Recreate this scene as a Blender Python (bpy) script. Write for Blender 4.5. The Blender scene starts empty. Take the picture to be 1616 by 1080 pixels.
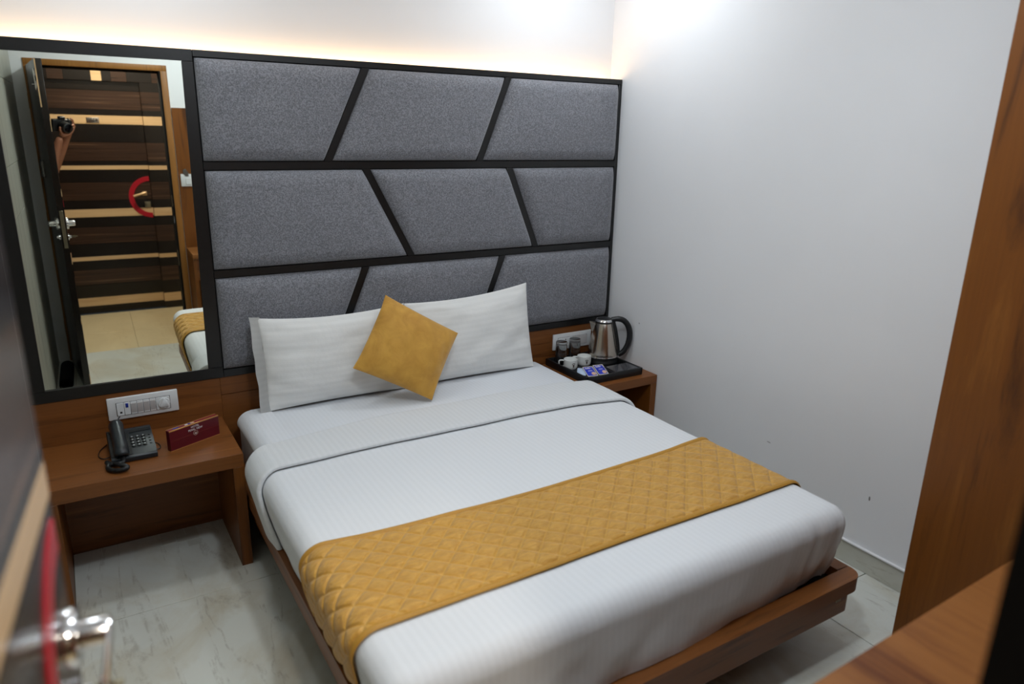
import bpy, bmesh, math, random
from math import sin, cos, pi, radians, hypot, atan2, sqrt
from mathutils import Vector, Matrix, noise

random.seed(7)
S = bpy.context.scene
COL = S.collection

# ------------------------------------------------------------------ camera, world, lights, exposure
YAW, PITCH, ROLL = 0.5575, -0.2868, 0.0216
CAM = Vector((-2.6227, -3.1521, 1.7275))
fwd = Vector((sin(YAW) * cos(PITCH), cos(YAW) * cos(PITCH), sin(PITCH)))
rt0 = Vector((cos(YAW), -sin(YAW), 0)); up0 = rt0.cross(fwd)
rgt = rt0 * cos(ROLL) + up0 * sin(ROLL); upv = up0 * cos(ROLL) - rt0 * sin(ROLL)
cd = bpy.data.cameras.new('camera')
cd.sensor_width = 36; cd.sensor_fit = 'HORIZONTAL'; cd.lens = 1131.2 * 36 / 1616
cd.clip_start = 0.02
cd.dof.use_dof = True; cd.dof.focus_distance = 3.3; cd.dof.aperture_fstop = 1.9
cam = bpy.data.objects.new('camera', cd); COL.objects.link(cam)
M = Matrix.Identity(4)
for i in range(3):
    M[i][0] = rgt[i]; M[i][1] = upv[i]; M[i][2] = -fwd[i]; M[i][3] = CAM[i]
cam.matrix_world = M
S.camera = cam

W = bpy.data.worlds.new('world'); S.world = W; W.use_nodes = True
W.node_tree.nodes['Background'].inputs[0].default_value = (0.75, 0.85, 1.0, 1)
W.node_tree.nodes['Background'].inputs[1].default_value = 0.03

def area(name, loc, size, power, color, rot=(0, 0, 0), shape='DISK', size_y=None, spread=None):
    l = bpy.data.lights.new(name, 'AREA'); l.energy = power; l.color = color
    l.shape = shape; l.size = size
    if size_y: l.size_y = size_y
    if spread: l.spread = spread
    o = bpy.data.objects.new(name, l); COL.objects.link(o); o.location = loc; o.rotation_euler = rot
    return o
COOL = (0.84, 0.93, 1.0); WARM = (1.0, 0.62, 0.28)
DOWN = [(-1.85, -2.10), (-1.15, -1.85), (-2.35, -0.42), (-0.50, -0.44)]
POW = [16.5, 6.0, 4.6, 6.0]
for (x, y), p in zip(DOWN, POW):
    area('ceiling_lamp', (x, y, 2.70), 0.16, p * .66, COOL)
    pl = bpy.data.lights.new('ceiling_fill', 'POINT'); pl.energy = p * .42; pl.color = COOL; pl.shadow_soft_size = .07  # bare point light added below each downlight to lift upright surfaces
    po = bpy.data.objects.new('ceiling_fill', pl); COL.objects.link(po); po.location = (x, y, 2.60)
area('corridor_lamp', (-2.2, -3.75, 2.60), 0.16, 22, (1.0, 0.90, 0.76))
area('cove_lamp', (-1.42, 0.074, 1.982), 2.76, 2.6, WARM, (radians(180), 0, 0), 'RECTANGLE', 0.012)

S.view_settings.view_transform = 'Standard'; S.view_settings.look = 'None'
S.view_settings.gamma = 1; S.view_settings.use_curve_mapping = False
S.view_settings.exposure = 0.15

# ------------------------------------------------------------------ helpers
def lin(c):
    return tuple(((v / 255) / 12.92 if v / 255 <= .04045 else ((v / 255 + .055) / 1.055) ** 2.4) for v in c) + (1,)

class NT:
    def __init__(s, name):
        s.m = bpy.data.materials.new(name); s.m.use_nodes = True
        s.t = s.m.node_tree; s.b = s.t.nodes['Principled BSDF']
    def n(s, typ, **kw):
        nd = s.t.nodes.new(typ)
        for k, v in kw.items():
            if k in nd.inputs: nd.inputs[k].default_value = v
            else: setattr(nd, k, v)
        return nd
    def l(s, a, b): s.t.links.new(a, b)
    def coords(s, scale=(1, 1, 1), kind='Object', rot=(0, 0, 0)):
        tc = s.n('ShaderNodeTexCoord'); mp = s.n('ShaderNodeMapping')
        mp.inputs['Scale'].default_value = scale; mp.inputs['Rotation'].default_value = rot
        s.l(tc.outputs[kind], mp.inputs[0]); return mp.outputs[0]
    def ramp(s, fac, stops):
        r = s.n('ShaderNodeValToRGB'); e = r.color_ramp.elements
        while len(e) < len(stops): e.new(0.5)
        for el, (p, c) in zip(e, stops): el.position = p; el.color = c
        s.l(fac, r.inputs[0]); return r.outputs[0]
    def noise(s, vec, scale, detail=4, rough=.55, dist=0):
        nd = s.n('ShaderNodeTexNoise'); nd.inputs['Scale'].default_value = scale
        nd.inputs['Detail'].default_value = detail; nd.inputs['Roughness'].default_value = rough
        nd.inputs['Distortion'].default_value = dist
        s.l(vec, nd.inputs['Vector']); return nd.outputs['Fac']
    def math(s, op, a, b=None):
        nd = s.n('ShaderNodeMath', operation=op)
        for i, v in enumerate((a, b)):
            if v is None: continue
            if isinstance(v, (int, float)): nd.inputs[i].default_value = v
            else: s.l(v, nd.inputs[i])
        return nd.outputs[0]
    def mix(s, fac, a, b, mode='MIX'):
        nd = s.n('ShaderNodeMix', data_type='RGBA', blend_type=mode)
        for i, v in ((0, fac), (6, a), (7, b)):
            if isinstance(v, (int, float, tuple)): nd.inputs[i].default_value = v
            else: s.l(v, nd.inputs[i])
        return nd.outputs[2]
    def bump(s, h, strength=.3, dist=.002):
        nd = s.n('ShaderNodeBump'); nd.inputs['Strength'].default_value = strength; nd.inputs['Distance'].default_value = dist
        s.l(h, nd.inputs['Height']); s.l(nd.outputs[0], s.b.inputs['Normal'])
    def set(s, color=None, rough=None, metal=None, spec=None):
        if color is not None:
            if isinstance(color, tuple): s.b.inputs['Base Color'].default_value = color
            else: s.l(color, s.b.inputs['Base Color'])
        if rough is not None:
            if isinstance(rough, (int, float)): s.b.inputs['Roughness'].default_value = rough
            else: s.l(rough, s.b.inputs['Roughness'])
        if metal is not None: s.b.inputs['Metallic'].default_value = metal
        if spec is not None: s.b.inputs['Specular IOR Level'].default_value = spec
        return s.m

def plain(name, rgb, rough=.5, metal=0, var=.06, scale=30, spec=.5):
    t = NT(name); v = t.coords()
    f = t.noise(v, scale, 3)
    c = lin(rgb)
    lo = tuple(x * (1 - var) for x in c[:3]) + (1,); hi = tuple(min(1, x * (1 + var)) for x in c[:3]) + (1,)
    return t.set(t.ramp(f, [(.3, lo), (.7, hi)]), rough, metal, spec)

def wood(name, axis, dark, mid, light, rough=.42, seed=0.0, streak=14, contrast=1):
    t = NT(name)
    sc = [streak] * 3; sc[axis] = .9
    tc = t.n('ShaderNodeTexCoord'); mp = t.n('ShaderNodeMapping')
    mp.inputs['Scale'].default_value = sc; mp.inputs['Location'].default_value = (seed, seed * 1.7, seed * .6)
    t.l(tc.outputs['Object'], mp.inputs[0])
    f1 = t.noise(mp.outputs[0], 1.0, 6, .62, .8)
    sc2 = [110] * 3; sc2[axis] = 3.0
    f2 = t.noise(t.coords(tuple(sc2)), 1.0, 3, .6)
    c1 = t.ramp(f1, [(.30, lin(dark)), (.46, lin(mid)), (.58, lin(mid)), (.74, lin(light))])
    c2 = t.ramp(f2, [(.3, (.80, .78, .76, 1)), (.6, (1, 1, 1, 1))])
    t.set(t.mix(.55, c1, c2, 'MULTIPLY'), rough)
    t.bump(f2, .08, .0006); t.b.inputs['Specular IOR Level'].default_value = .4
    return t.m

LD, LM, LL = (74, 38, 12), (126, 75, 33), (156, 100, 50)
m_wood_x = wood('walnut laminate grain along x', 0, LD, LM, LL)
m_wood_y = wood('walnut laminate grain along y', 1, LD, LM, LL, seed=3)
m_wood_z = wood('walnut laminate upright grain', 2, (70, 36, 9), (122, 70, 20), (142, 88, 32), seed=5, streak=9)
m_frame_w = wood('door frame wood', 2, (108, 68, 26), (156, 104, 46), (176, 122, 60), seed=9)
m_band_brown = wood('streaky brown laminate', 0, (20, 14, 11), (60, 41, 31), (124, 94, 72), rough=.25, seed=2, streak=80)
m_band_dark = wood('dark wenge laminate', 0, (16, 12, 10), (25, 19, 16), (32, 25, 21), rough=.25, seed=4, streak=26)
m_band_tan = wood('pale beech laminate', 0, (206, 168, 122), (220, 184, 140), (230, 198, 156), rough=.25, seed=6, streak=18)
for m_ in (m_band_brown, m_band_dark, m_band_tan):
    m_.node_tree.nodes['Principled BSDF'].inputs['Coat Weight'].default_value = .06; m_.node_tree.nodes['Principled BSDF'].inputs['Coat Roughness'].default_value = .22
m_black = plain('black laminate', (15, 15, 16), .34, var=.25, scale=60)
m_black_pl = plain('black plastic', (20, 21, 23), .38, var=.1)
m_black_gloss = plain('black gloss plate', (14, 14, 15), .12, var=.1)
m_matte_black = plain('matte black board', (9, 8, 8), .8, spec=.2)
m_phone = plain('charcoal phone plastic', (27, 33, 38), .36, var=.08)
m_white_pl = plain('white switch plastic', (226, 228, 230), .25, var=.02)
m_grey_pl = plain('pale grey switch plastic', (196, 192, 192), .3, var=.02)
m_key = plain('pale key print', (170, 172, 174), .4)
m_blue = plain('blue indicator', (26, 52, 150), .3)
m_steel = plain('brushed steel', (196, 188, 178), .2, 1, .05, 12)
m_chrome = plain('chrome', (222, 222, 224), .12, 1, .02)
m_brass = plain('dull nickel plate', (150, 142, 120), .35, 1, .08)
m_ceramic = plain('white ceramic', (232, 234, 232), .15, var=.02)
m_ink = plain('brown print', (70, 40, 34), .5)
m_ink_dk = plain('black print', (34, 30, 32), .5)
m_maroon = plain('maroon card', (92, 12, 26), .32, var=.12, scale=20)
m_maroon_top = plain('red card top', (128, 22, 38), .32, var=.1)
m_pale_gold = plain('pale gold print', (190, 160, 146), .4)
m_gold = plain('gold foil edge', (196, 146, 84), .3, .35)
m_white_print = plain('white print', (225, 220, 222), .5)
m_red = plain('red laminate', (176, 16, 38), .3)
m_sachet = plain('blue sachet foil', (36, 58, 190), .28, var=.2, scale=60)
m_sachet_w = plain('pale sachet foil', (190, 208, 232), .3, var=.12, scale=60)
m_sachet_e = plain('cream sachet edge', (232, 222, 208), .35)
m_beige = plain('beige print', (226, 186, 158), .4)
m_skin = plain('skin', (168, 112, 84), .5, var=.05)
m_shirt = plain('dark shirt cloth', (34, 36, 44), .85, var=.2)
m_trouser = plain('dark trouser cloth', (28, 28, 32), .85, var=.2)
m_hair = plain('black hair', (16, 13, 12), .6)
m_rubber = plain('black rubber', (26, 28, 30), .7, var=.2)
m_lens = plain('lens glass', (6, 7, 12), .05)

XL, YD, YD2, ZC = -2.89, -2.937, -3.08, 2.75       # left wall, door wall inner/outer face, ceiling
YC = -4.40                                        # corridor facade
# plain painted wall with a few dark scuffs
def paint(name, rgb, scuffs=()):
    t = NT(name); v = t.coords()
    f = t.noise(v, 1.3, 4); c = lin(rgb)
    col = t.ramp(f, [(.3, tuple(x * .96 for x in c[:3]) + (1,)), (.7, c)])
    for (p, sc, amt) in scuffs:
        tc = t.n('ShaderNodeTexCoord'); mp = t.n('ShaderNodeMapping', vector_type='POINT')
        mp.inputs['Location'].default_value = tuple(-a * b for a, b in zip(p, sc)); mp.inputs['Scale'].default_value = sc
        t.l(tc.outputs['Object'], mp.inputs[0])
        ln = t.n('ShaderNodeVectorMath', operation='LENGTH'); t.l(mp.outputs[0], ln.inputs[0])
        k = t.math('ADD', ln.outputs['Value'], t.math('MULTIPLY', t.noise(v, 70, 3), .9))
        fac = t.ramp(k, [(.9, (amt, amt, amt, 1)), (1.15, (0, 0, 0, 1))])
        col = t.mix(fac, col, lin((70, 62, 58)))
    t.bump(t.noise(v, 160, 3), .12, .0008)
    return t.set(col, .55)
m_wall = paint('white emulsion', (238, 238, 240))
m_wall_r = paint('white emulsion with scuffs', (238, 239, 242),
                 [((-.05, -1.707 - (YD2 + .1) / 2, .326 - .1), (8, 150, 45), .8), ((-.05, -1.199 - (YD2 + .1) / 2, .375 - .1), (8, 40, 130), .35), ((-.05, -.27 - (YD2 + .1) / 2, .72 - .1), (8, 130, 130), .5)])
m_ceil = plain('ceiling paint', (242, 242, 242), .7, var=.01)

def marble(name, base, vein, dirt):
    t = NT(name)
    f = t.noise(t.coords((1.6, .7, 1.6)), 1.5, 5, .5, .5)
    g = t.noise(t.coords((4.2, .55, 4.2)), 1.0, 5, .55, .6)
    h = t.noise(t.coords((1.3, 1.0, 1)), 2.2, 6, .65, .6)
    k = t.noise(t.coords((1, .6, 1)), 34, 4, .7)
    bl = lin(base)
    c = t.ramp(f, [(.30, tuple(x * .88 for x in bl[:3]) + (1,)), (.55, bl), (.75, tuple(min(1, x * 1.08) for x in bl[:3]) + (1,))])
    dm = t.ramp(h, [(.46, (0, 0, 0, 1)), (.70, (.7, .7, .7, 1))])
    c = t.mix(dm, c, lin(dirt))
    vm = t.math('MULTIPLY', t.ramp(g, [(.488, (0, 0, 0, 1)), (.4995, (.4, .4, .4, 1)), (.511, (0, 0, 0, 1))]), t.ramp(k, [(.42, (0, 0, 0, 1)), (.6, (1, 1, 1, 1))]))
    c = t.mix(vm, c, lin(vein))
    return t.set(c, .28)
m_tile = marble('grey beige veined floor tile', (214, 216, 209), (132, 122, 106), (188, 178, 154))
m_skirt = marble('veined skirting tile', (200, 200, 190), (146, 138, 118), (174, 170, 150))
m_ctile = marble('cream corridor tile', (226, 206, 166), (196, 172, 132), (214, 190, 148))
m_grout = plain('grout', (150, 138, 116), .8)
m_walltile = wood('grey driftwood wall tile', 2, (132, 130, 120), (176, 175, 163), (206, 206, 196), rough=.35, seed=11, streak=22)

# grey mottled upholstery
t = NT('grey mottled upholstery'); v = t.coords()
vo = t.n('ShaderNodeTexVoronoi', feature='F1'); vo.inputs['Scale'].default_value = 190; t.l(v, vo.inputs['Vector'])
nz = t.noise(v, 95, 5, .7); nb = t.noise(v, 9, 3)
mixd = t.math('ADD', t.math('MULTIPLY', vo.outputs['Distance'], .55), t.math('MULTIPLY', nz, .75))
c = t.ramp(mixd, [(.40, lin((88, 89, 94))), (.58, lin((110, 111, 117))), (.80, lin((136, 137, 144)))])
c = t.mix(.35, c, t.ramp(nb, [(.3, (.82, .82, .85, 1)), (.7, (1, 1, 1, 1))]), 'MULTIPLY')
t.bump(mixd, .25, .002); m_fabric = t.set(c, .82)
t.b.inputs['Sheen Weight'].default_value = .3

def cotton(name, axis, period, rgb=(226, 228, 231), kind='UV', amt=.022, wr=5):
    t = NT(name)
    tc = t.n('ShaderNodeTexCoord'); sp = t.n('ShaderNodeSeparateXYZ'); t.l(tc.outputs[kind], sp.inputs[0])
    s = t.math('SINE', t.math('MULTIPLY', sp.outputs[axis], 2 * pi / period))
    st = t.ramp(t.math('ADD', t.math('MULTIPLY', s, .5), .5), [(.40, (0, 0, 0, 1)), (.60, (1, 1, 1, 1))])
    b = lin(rgb); d = tuple(x * (1 - amt) for x in b[:3]) + (1,)
    f = t.noise(t.coords(), wr, 5, .55, .3); w2 = t.noise(t.coords(), 420, 2)
    t.set(t.mix(st, d, b), t.ramp(st, [(0, (.74, .74, .74, 1)), (1, (.64, .64, .64, 1))]), spec=.25)
    hh = t.math('ADD', t.math('MULTIPLY', f, 1.0), t.math('ADD', t.math('MULTIPLY', st, .012), t.math('MULTIPLY', w2, .03)))
    t.bump(hh, .45, .012)
    return t.m
m_duvet = cotton('white satin stripe duvet', 0, .022)
m_sheet = cotton('white satin stripe sheet', 0, .018, (226, 229, 234), 'Object')
m_pillow = cotton('white satin stripe pillow case', 1, .026, (230, 230, 228), amt=.03, wr=5)
m_cuff = cotton('white satin stripe duvet reverse', 0, .022, (220, 222, 224), amt=.03)

t = NT('mustard cushion velvet'); v = t.coords()
f = t.noise(v, 300, 3); g = t.noise(v, 14, 4, .6, .5)
c = t.ramp(g, [(.3, lin((186, 134, 44))), (.7, lin((210, 158, 62)))])
t.bump(t.math('ADD', t.math('MULTIPLY', f, .1), g), .35, .006); m_cushion = t.set(c, .7); t.b.inputs['Sheen Weight'].default_value = .3
t = NT('mustard quilted satin'); v = t.coords((1, 3.2, 1), rot=(0, 0, .5))
g = t.noise(v, 26, 5, .6, .6); f = t.noise(t.coords(), 350, 2)
c = t.ramp(g, [(.3, lin((192, 138, 46))), (.7, lin((220, 167, 70)))])
tc = t.n('ShaderNodeTexCoord'); sp_ = t.n('ShaderNodeSeparateXYZ'); t.l(tc.outputs['UV'], sp_.inputs[0])
def seam_(op):
    return t.math('ABSOLUTE', t.math('SINE', t.math('MULTIPLY', t.math(op, sp_.outputs[0], sp_.outputs[1]), pi / .083)))
sm_ = t.math('MINIMUM', seam_('ADD'), seam_('SUBTRACT'))
thread = t.ramp(sm_, [(.05, (1, 1, 1, 1)), (.13, (0, 0, 0, 1))])
c = t.mix(t.math('MULTIPLY', thread, .45), c, lin((220, 172, 80)))
t.bump(t.math('ADD', t.math('MULTIPLY', f, .06), t.math('MULTIPLY', g, t.ramp(sm_, [(0, (.2, .2, .2, 1)), (.4, (1, 1, 1, 1))]))), .8, .011); m_runner = t.set(c, .5); t.b.inputs['Sheen Weight'].default_value = .2
m_binding = plain('mustard binding tape', (186, 136, 48), .6, var=.06, scale=200)
m_binding_dk = plain('brown piping', (120, 74, 40), .6)

t = NT('mirror silver'); v = t.coords(); f = t.noise(v, 2, 2)
m_mirror = t.set(t.ramp(f, [(0, (.82, .85, .77, 1)), (1, (.84, .87, .79, 1))]), .004, 1)
t = NT('clear glass'); t.set((.93, .95, .95, 1), .02); t.b.inputs['Transmission Weight'].default_value = 1; t.b.inputs['IOR'].default_value = 1.45
m_glass = t.m
def emitter(name, rgb, e):
    t = NT(name); t.b.inputs['Emission Color'].default_value = rgb + (1,); t.b.inputs['Emission Strength'].default_value = e
    return t.m
m_emit = emitter('lit diffuser', COOL, 6); m_emit_w = emitter('lit warm led tape', WARM, 10); m_emit_c = emitter('lit corridor diffuser', (1, .86, .68), 5)

# ---- mesh builders
def nb(): return bmesh.new()
def box(bm, x0, x1, y0, y1, z0, z1, bev=0, seg=2):
    vs = [bm.verts.new((x, y, z)) for x in (x0, x1) for y in (y0, y1) for z in (z0, z1)]
    fs = [bm.faces.new([vs[i] for i in q]) for q in ((0, 1, 3, 2), (4, 6, 7, 5), (0, 4, 5, 1), (2, 3, 7, 6), (0, 2, 6, 4), (1, 5, 7, 3))]
    if bev:
        es = list({e for f in fs for e in f.edges})
        bmesh.ops.bevel(bm, geom=es, offset=bev, segments=seg, profile=.5, affect='EDGES', clamp_overlap=True)
    return bm
def prism(bm, pts, axis, d0, d1, bev=0, seg=2):
    """pts: 2D outline in the two other axes (order x,y,z without axis); extruded from d0 to d1 along axis"""
    def P(u, w, d):
        return {0: (d, u, w), 1: (u, d, w), 2: (u, w, d)}[axis]
    a = [bm.verts.new(P(u, w, d0)) for u, w in pts]; b = [bm.verts.new(P(u, w, d1)) for u, w in pts]
    n = len(pts); fs = [bm.faces.new(a), bm.faces.new(b[::-1])]
    for i in range(n): fs.append(bm.faces.new((a[i], b[i], b[(i + 1) % n], a[(i + 1) % n])))
    if bev:
        bmesh.ops.bevel(bm, geom=list({e for f in fs for e in f.edges}), offset=bev, segments=seg, profile=.5, affect='EDGES', clamp_overlap=True)
    return bm
def lathe(bm, prof, cx=0, cy=0, cz=0, seg=36):
    rings = []
    for r, z in prof:
        if r < 1e-6: rings.append([bm.verts.new((cx, cy, cz + z))])
        else: rings.append([bm.verts.new((cx + r * cos(2 * pi * i / seg), cy + r * sin(2 * pi * i / seg), cz + z)) for i in range(seg)])
    for A, B in zip(rings, rings[1:]):
        for i in range(seg):
            j = (i + 1) % seg
            if len(A) == 1 and len(B) == 1: continue
            if len(A) == 1: bm.faces.new((A[0], B[i], B[j]))
            elif len(B) == 1: bm.faces.new((A[i], B[0], A[j]))
            else: bm.faces.new((A[i], B[i], B[j], A[j]))
    return bm
def tube(bm, pts, rad, seg=8, flat=1.0, closed_ends=True):
    pts = [Vector(p) for p in pts]; n = len(pts)
    rr = rad if isinstance(rad, (list, tuple)) else [rad] * n
    t0 = (pts[1] - pts[0]).normalized()
    u = t0.orthogonal().normalized() if abs(t0.z) > .95 else t0.cross(Vector((0, 0, 1))).normalized()
    rings = []
    for i, p in enumerate(pts):
        tg = (pts[min(i + 1, n - 1)] - pts[max(i - 1, 0)]).normalized()
        u = (u - tg * u.dot(tg)).normalized(); w = tg.cross(u)
        rings.append([bm.verts.new(p + (u * cos(2 * pi * k / seg) * flat + w * sin(2 * pi * k / seg)) * rr[i]) for k in range(seg)])
    for A, B in zip(rings, rings[1:]):
        for k in range(seg): bm.faces.new((A[k], A[(k + 1) % seg], B[(k + 1) % seg], B[k]))
    if closed_ends:
        bm.faces.new(rings[0][::-1]); bm.faces.new(rings[-1])
    return bm
def spline(pts, n=8):
    pts = [Vector(p) for p in pts]; out = []
    P = [pts[0] * 2 - pts[1]] + pts + [pts[-1] * 2 - pts[-2]]
    for i in range(1, len(P) - 2):
        for k in range(n):
            q = k / n; a, b, c, e = P[i - 1], P[i], P[i + 1], P[i + 2]
            out.append(.5 * (2 * b + (c - a) * q + (2 * a - 5 * b + 4 * c - e) * q * q + (3 * b - a - 3 * c + e) * q ** 3))
    out.append(pts[-1]); return out
def grid(bm, nu, nv, fn, skip=None, uvfn=None):
    V = [[bm.verts.new(fn(i, j)) for j in range(nv)] for i in range(nu)]
    uv = bm.loops.layers.uv.verify() if uvfn else None
    for i in range(nu - 1):
        for j in range(nv - 1):
            q = ((i, j), (i + 1, j), (i + 1, j + 1), (i, j + 1))
            if skip and all(skip(a, b) for a, b in q): continue
            f = bm.faces.new([V[a][b] for a, b in q])
            if uv:
                for lp, (a, b) in zip(f.loops, q): lp[uv].uv = uvfn(a, b)
    return V

def wloc(o):
    v = Vector((0, 0, 0))
    while o: v += o.location; o = o.parent
    return v
def obj(name, bm, mat, parent=None, local=False, smooth=40, recalc=True, kind=None):
    if recalc: bmesh.ops.recalc_face_normals(bm, faces=bm.faces)
    me = bpy.data.meshes.new(name)
    if parent is None:
        xs = [v.co for v in bm.verts]
        base = Vector(((min(v.x for v in xs) + max(v.x for v in xs)) / 2, (min(v.y for v in xs) + max(v.y for v in xs)) / 2, min(v.z for v in xs)))
        bmesh.ops.translate(bm, vec=-base, verts=bm.verts)
    elif not local:
        bmesh.ops.translate(bm, vec=-wloc(parent), verts=bm.verts)
    bm.to_mesh(me); bm.free()
    me.materials.append(mat)
    if smooth:
        me.polygons.foreach_set('use_smooth', [True] * len(me.polygons)); me.set_sharp_from_angle(angle=radians(smooth))
    o = bpy.data.objects.new(name, me); COL.objects.link(o)
    if parent is None: o.location = base
    else: o.parent = parent
    if kind: o['kind'] = kind
    return o
def tag(o, label, cat, group=None):
    o['label'] = label; o['category'] = cat
    if group: o['group'] = group
    return o
def thing(name, label, cat, loc, rotz=0, group=None):
    o = bpy.data.objects.new(name, None); COL.objects.link(o); o.empty_display_size = .1
    o.location = loc; o.rotation_euler = (0, 0, rotz)
    if label: tag(o, label, cat, group)
    return o
def struct(name, bm, mat, parent=None, **k):
    return obj(name, bm, mat, parent, kind=None if parent else 'structure', **k)
def structroot(name, loc):
    o = thing(name, None, None, loc); o['kind'] = 'structure'; return o
def text_mesh(s, size, ext=.0004):
    cu = bpy.data.curves.new('lettering', 'FONT'); cu.body = s; cu.size = size; cu.extrude = ext
    cu.align_x = 'CENTER'; cu.align_y = 'CENTER'
    tmp = bpy.data.objects.new('lettering', cu); COL.objects.link(tmp)
    bpy.context.view_layer.update()
    me = bpy.data.meshes.new_from_object(tmp.evaluated_get(bpy.context.evaluated_depsgraph_get()))
    bpy.data.objects.remove(tmp); bpy.data.curves.remove(cu)
    bm = nb(); bm.from_mesh(me); bpy.data.meshes.remove(me)
    return bm
def to_face(bm, mat4):
    bmesh.ops.transform(bm, matrix=mat4, verts=bm.verts); return bm
# lettering upright on a face looking to -y: text x->x, text y->z
FACE_NEG_Y = Matrix(((1, 0, 0, 0), (0, 0, -1, 0), (0, 1, 0, 0), (0, 0, 0, 1)))
def shift(x, y, z): return Matrix.Translation((x, y, z))

# ------------------------------------------------------------------ setting
fl = obj('floor', box(nb(), XL - .1, .1, YD2, .2, -.08, -.006), m_grout); fl['kind'] = 'structure'
for x0, x1 in ((XL, -2.78), (-2.78, -1.58), (-1.58, -.38), (-.38, .012)):
    for y0, y1 in ((YD2, -1.745), (-1.745, -.545), (-.545, .1)):
        obj('floor_tile', box(nb(), x0 + .0015, x1 - .0015, y0 + .0015, y1 - .0015, -.02, 0, .0012, 1), m_tile, fl)
# cracked, patched corner under the left nightstand
for (x0, x1, y0, y1) in ((-2.455, -2.36, -.055, .0), (-2.357, -2.31, -.055, 0), (-2.455, -2.40, -.10, -.058), (-2.36, -2.305, -.165, -.118), (-2.397, -2.31, -.114, -.058)):
    obj('tile_patch', box(nb(), x0, x1, y0, y1, -.005, .0008), m_skirt, fl)
cf = obj('floor_corridor', box(nb(), -4.4, .1, YC, YD2, -.08, -.006), m_grout); cf['kind'] = 'structure'
for x0, x1 in ((-4.38, -3.55), (-3.55, -2.95), (-2.95, -2.35), (-2.35, -1.75), (-1.75, -1.15), (-1.15, -.55), (-.55, .1)):
    for y0, y1 in ((YC, -4.26), (-4.26, -3.66), (-3.66, YD2)):
        obj('floor_tile', box(nb(), x0 + .001, x1 - .001, y0 + .001, y1 - .001, -.02, 0, .001, 1), m_ctile, cf)
struct('ceiling', box(nb(), XL - .1, .1, YD2, .2, ZC, ZC + .1), m_ceil)
struct('ceiling_corridor', box(nb(), -4.4, .1, YC - .1, YD2, ZC - .1, ZC), m_ceil)
struct('wall_back', box(nb(), XL - .1, .1, .10, .2, 0, ZC), m_wall)
struct('wall_right', box(nb(), 0, .1, YD2, .1, .1, ZC), m_wall_r)
bs = obj('baseboard_right', box(nb(), .012, .1, YD2, .1, 0, .1), m_grout); bs['kind'] = 'structure'
for y0, y1 in ((YD2, -2.3), (-2.3, -1.1), (-1.1, .1)):
    obj('skirting_tile', box(nb(), -.001, .03, y0 + .001, y1 - .001, 0, .099, .0015, 1), m_skirt, bs)
obj('top_ledge', box(nb(), -.011, .03, YD2, .1, .0995, .107, .0015, 1), m_wall, bs)
wl = obj('wall_left', box(nb(), XL - .1, XL - .012, YD2, .1, 0, ZC), m_grout); wl['kind'] = 'structure'
zz = [0, .62, 1.22, 1.49, 1.96, 2.35, ZC]
yy = [.1, -.8, -2.0, YD]
for a, b in zip(zz, zz[1:]):
    for c, e in zip(yy, yy[1:]):
        obj('wall_tile', box(nb(), XL - .012, XL, e + .0015, c - .0015, a + .0015, b - .0015, .001, 1), m_walltile, wl)

# door wall with opening x DL..DR, z..DT
DL, DR, DT = -2.775, -1.985, 2.09
wf = nb()
box(wf, XL - .1, DL - .045, YD2, YD, 0, ZC); box(wf, DR + .045, .1, YD2, YD, 0, ZC); box(wf, DL - .045, DR + .045, YD2, YD, DT + .04, ZC)
wf = struct('wall_front', wf, m_wall)
for x0, x1 in ((DR + .046, -1.2), (-1.2, -.6), (-.6, -.004)):
    obj('wall_panel', box(nb(), x0 + .001, x1 - .001, YD - .001, YD + .016, .0, 1.838, .0015, 1), m_wood_z, wf)
tr = structroot('trim_1', (DR, YD, 0))
obj('door_jamb', box(nb(), DR, DR + .044, YD2 - .01, YD + .008, 0, DT, .002), m_frame_w, tr)
obj('door_jamb', box(nb(), DL - .044, DL, YD2 - .01, YD + .008, 0, DT, .002), m_frame_w, tr)
obj('door_head', box(nb(), DL - .044, DR + .044, YD2 - .01, YD + .008, DT, DT + .04, .002), m_frame_w, tr)
st = nb(); box(st, DR - .012, DR + .001, YD2 + .005, YD + .006, 0, DT); box(st, DL - .001, DL + .012, YD2 + .005, YD - .045, 0, DT); box(st, DL, DR, YD2 + .005, YD - .045, DT - .012, DT + .001)
obj('door_stop', st, m_matte_black, tr)
for z0, z1, m in ((1.115, 1.20, m_brass), (.99, 1.04, m_chrome), (.66, .78, m_brass)):
    obj('strike_plate', box(nb(), DR - .014, DR - .011, YD - .03, YD + .0, z0, z1), m, tr)

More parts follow.
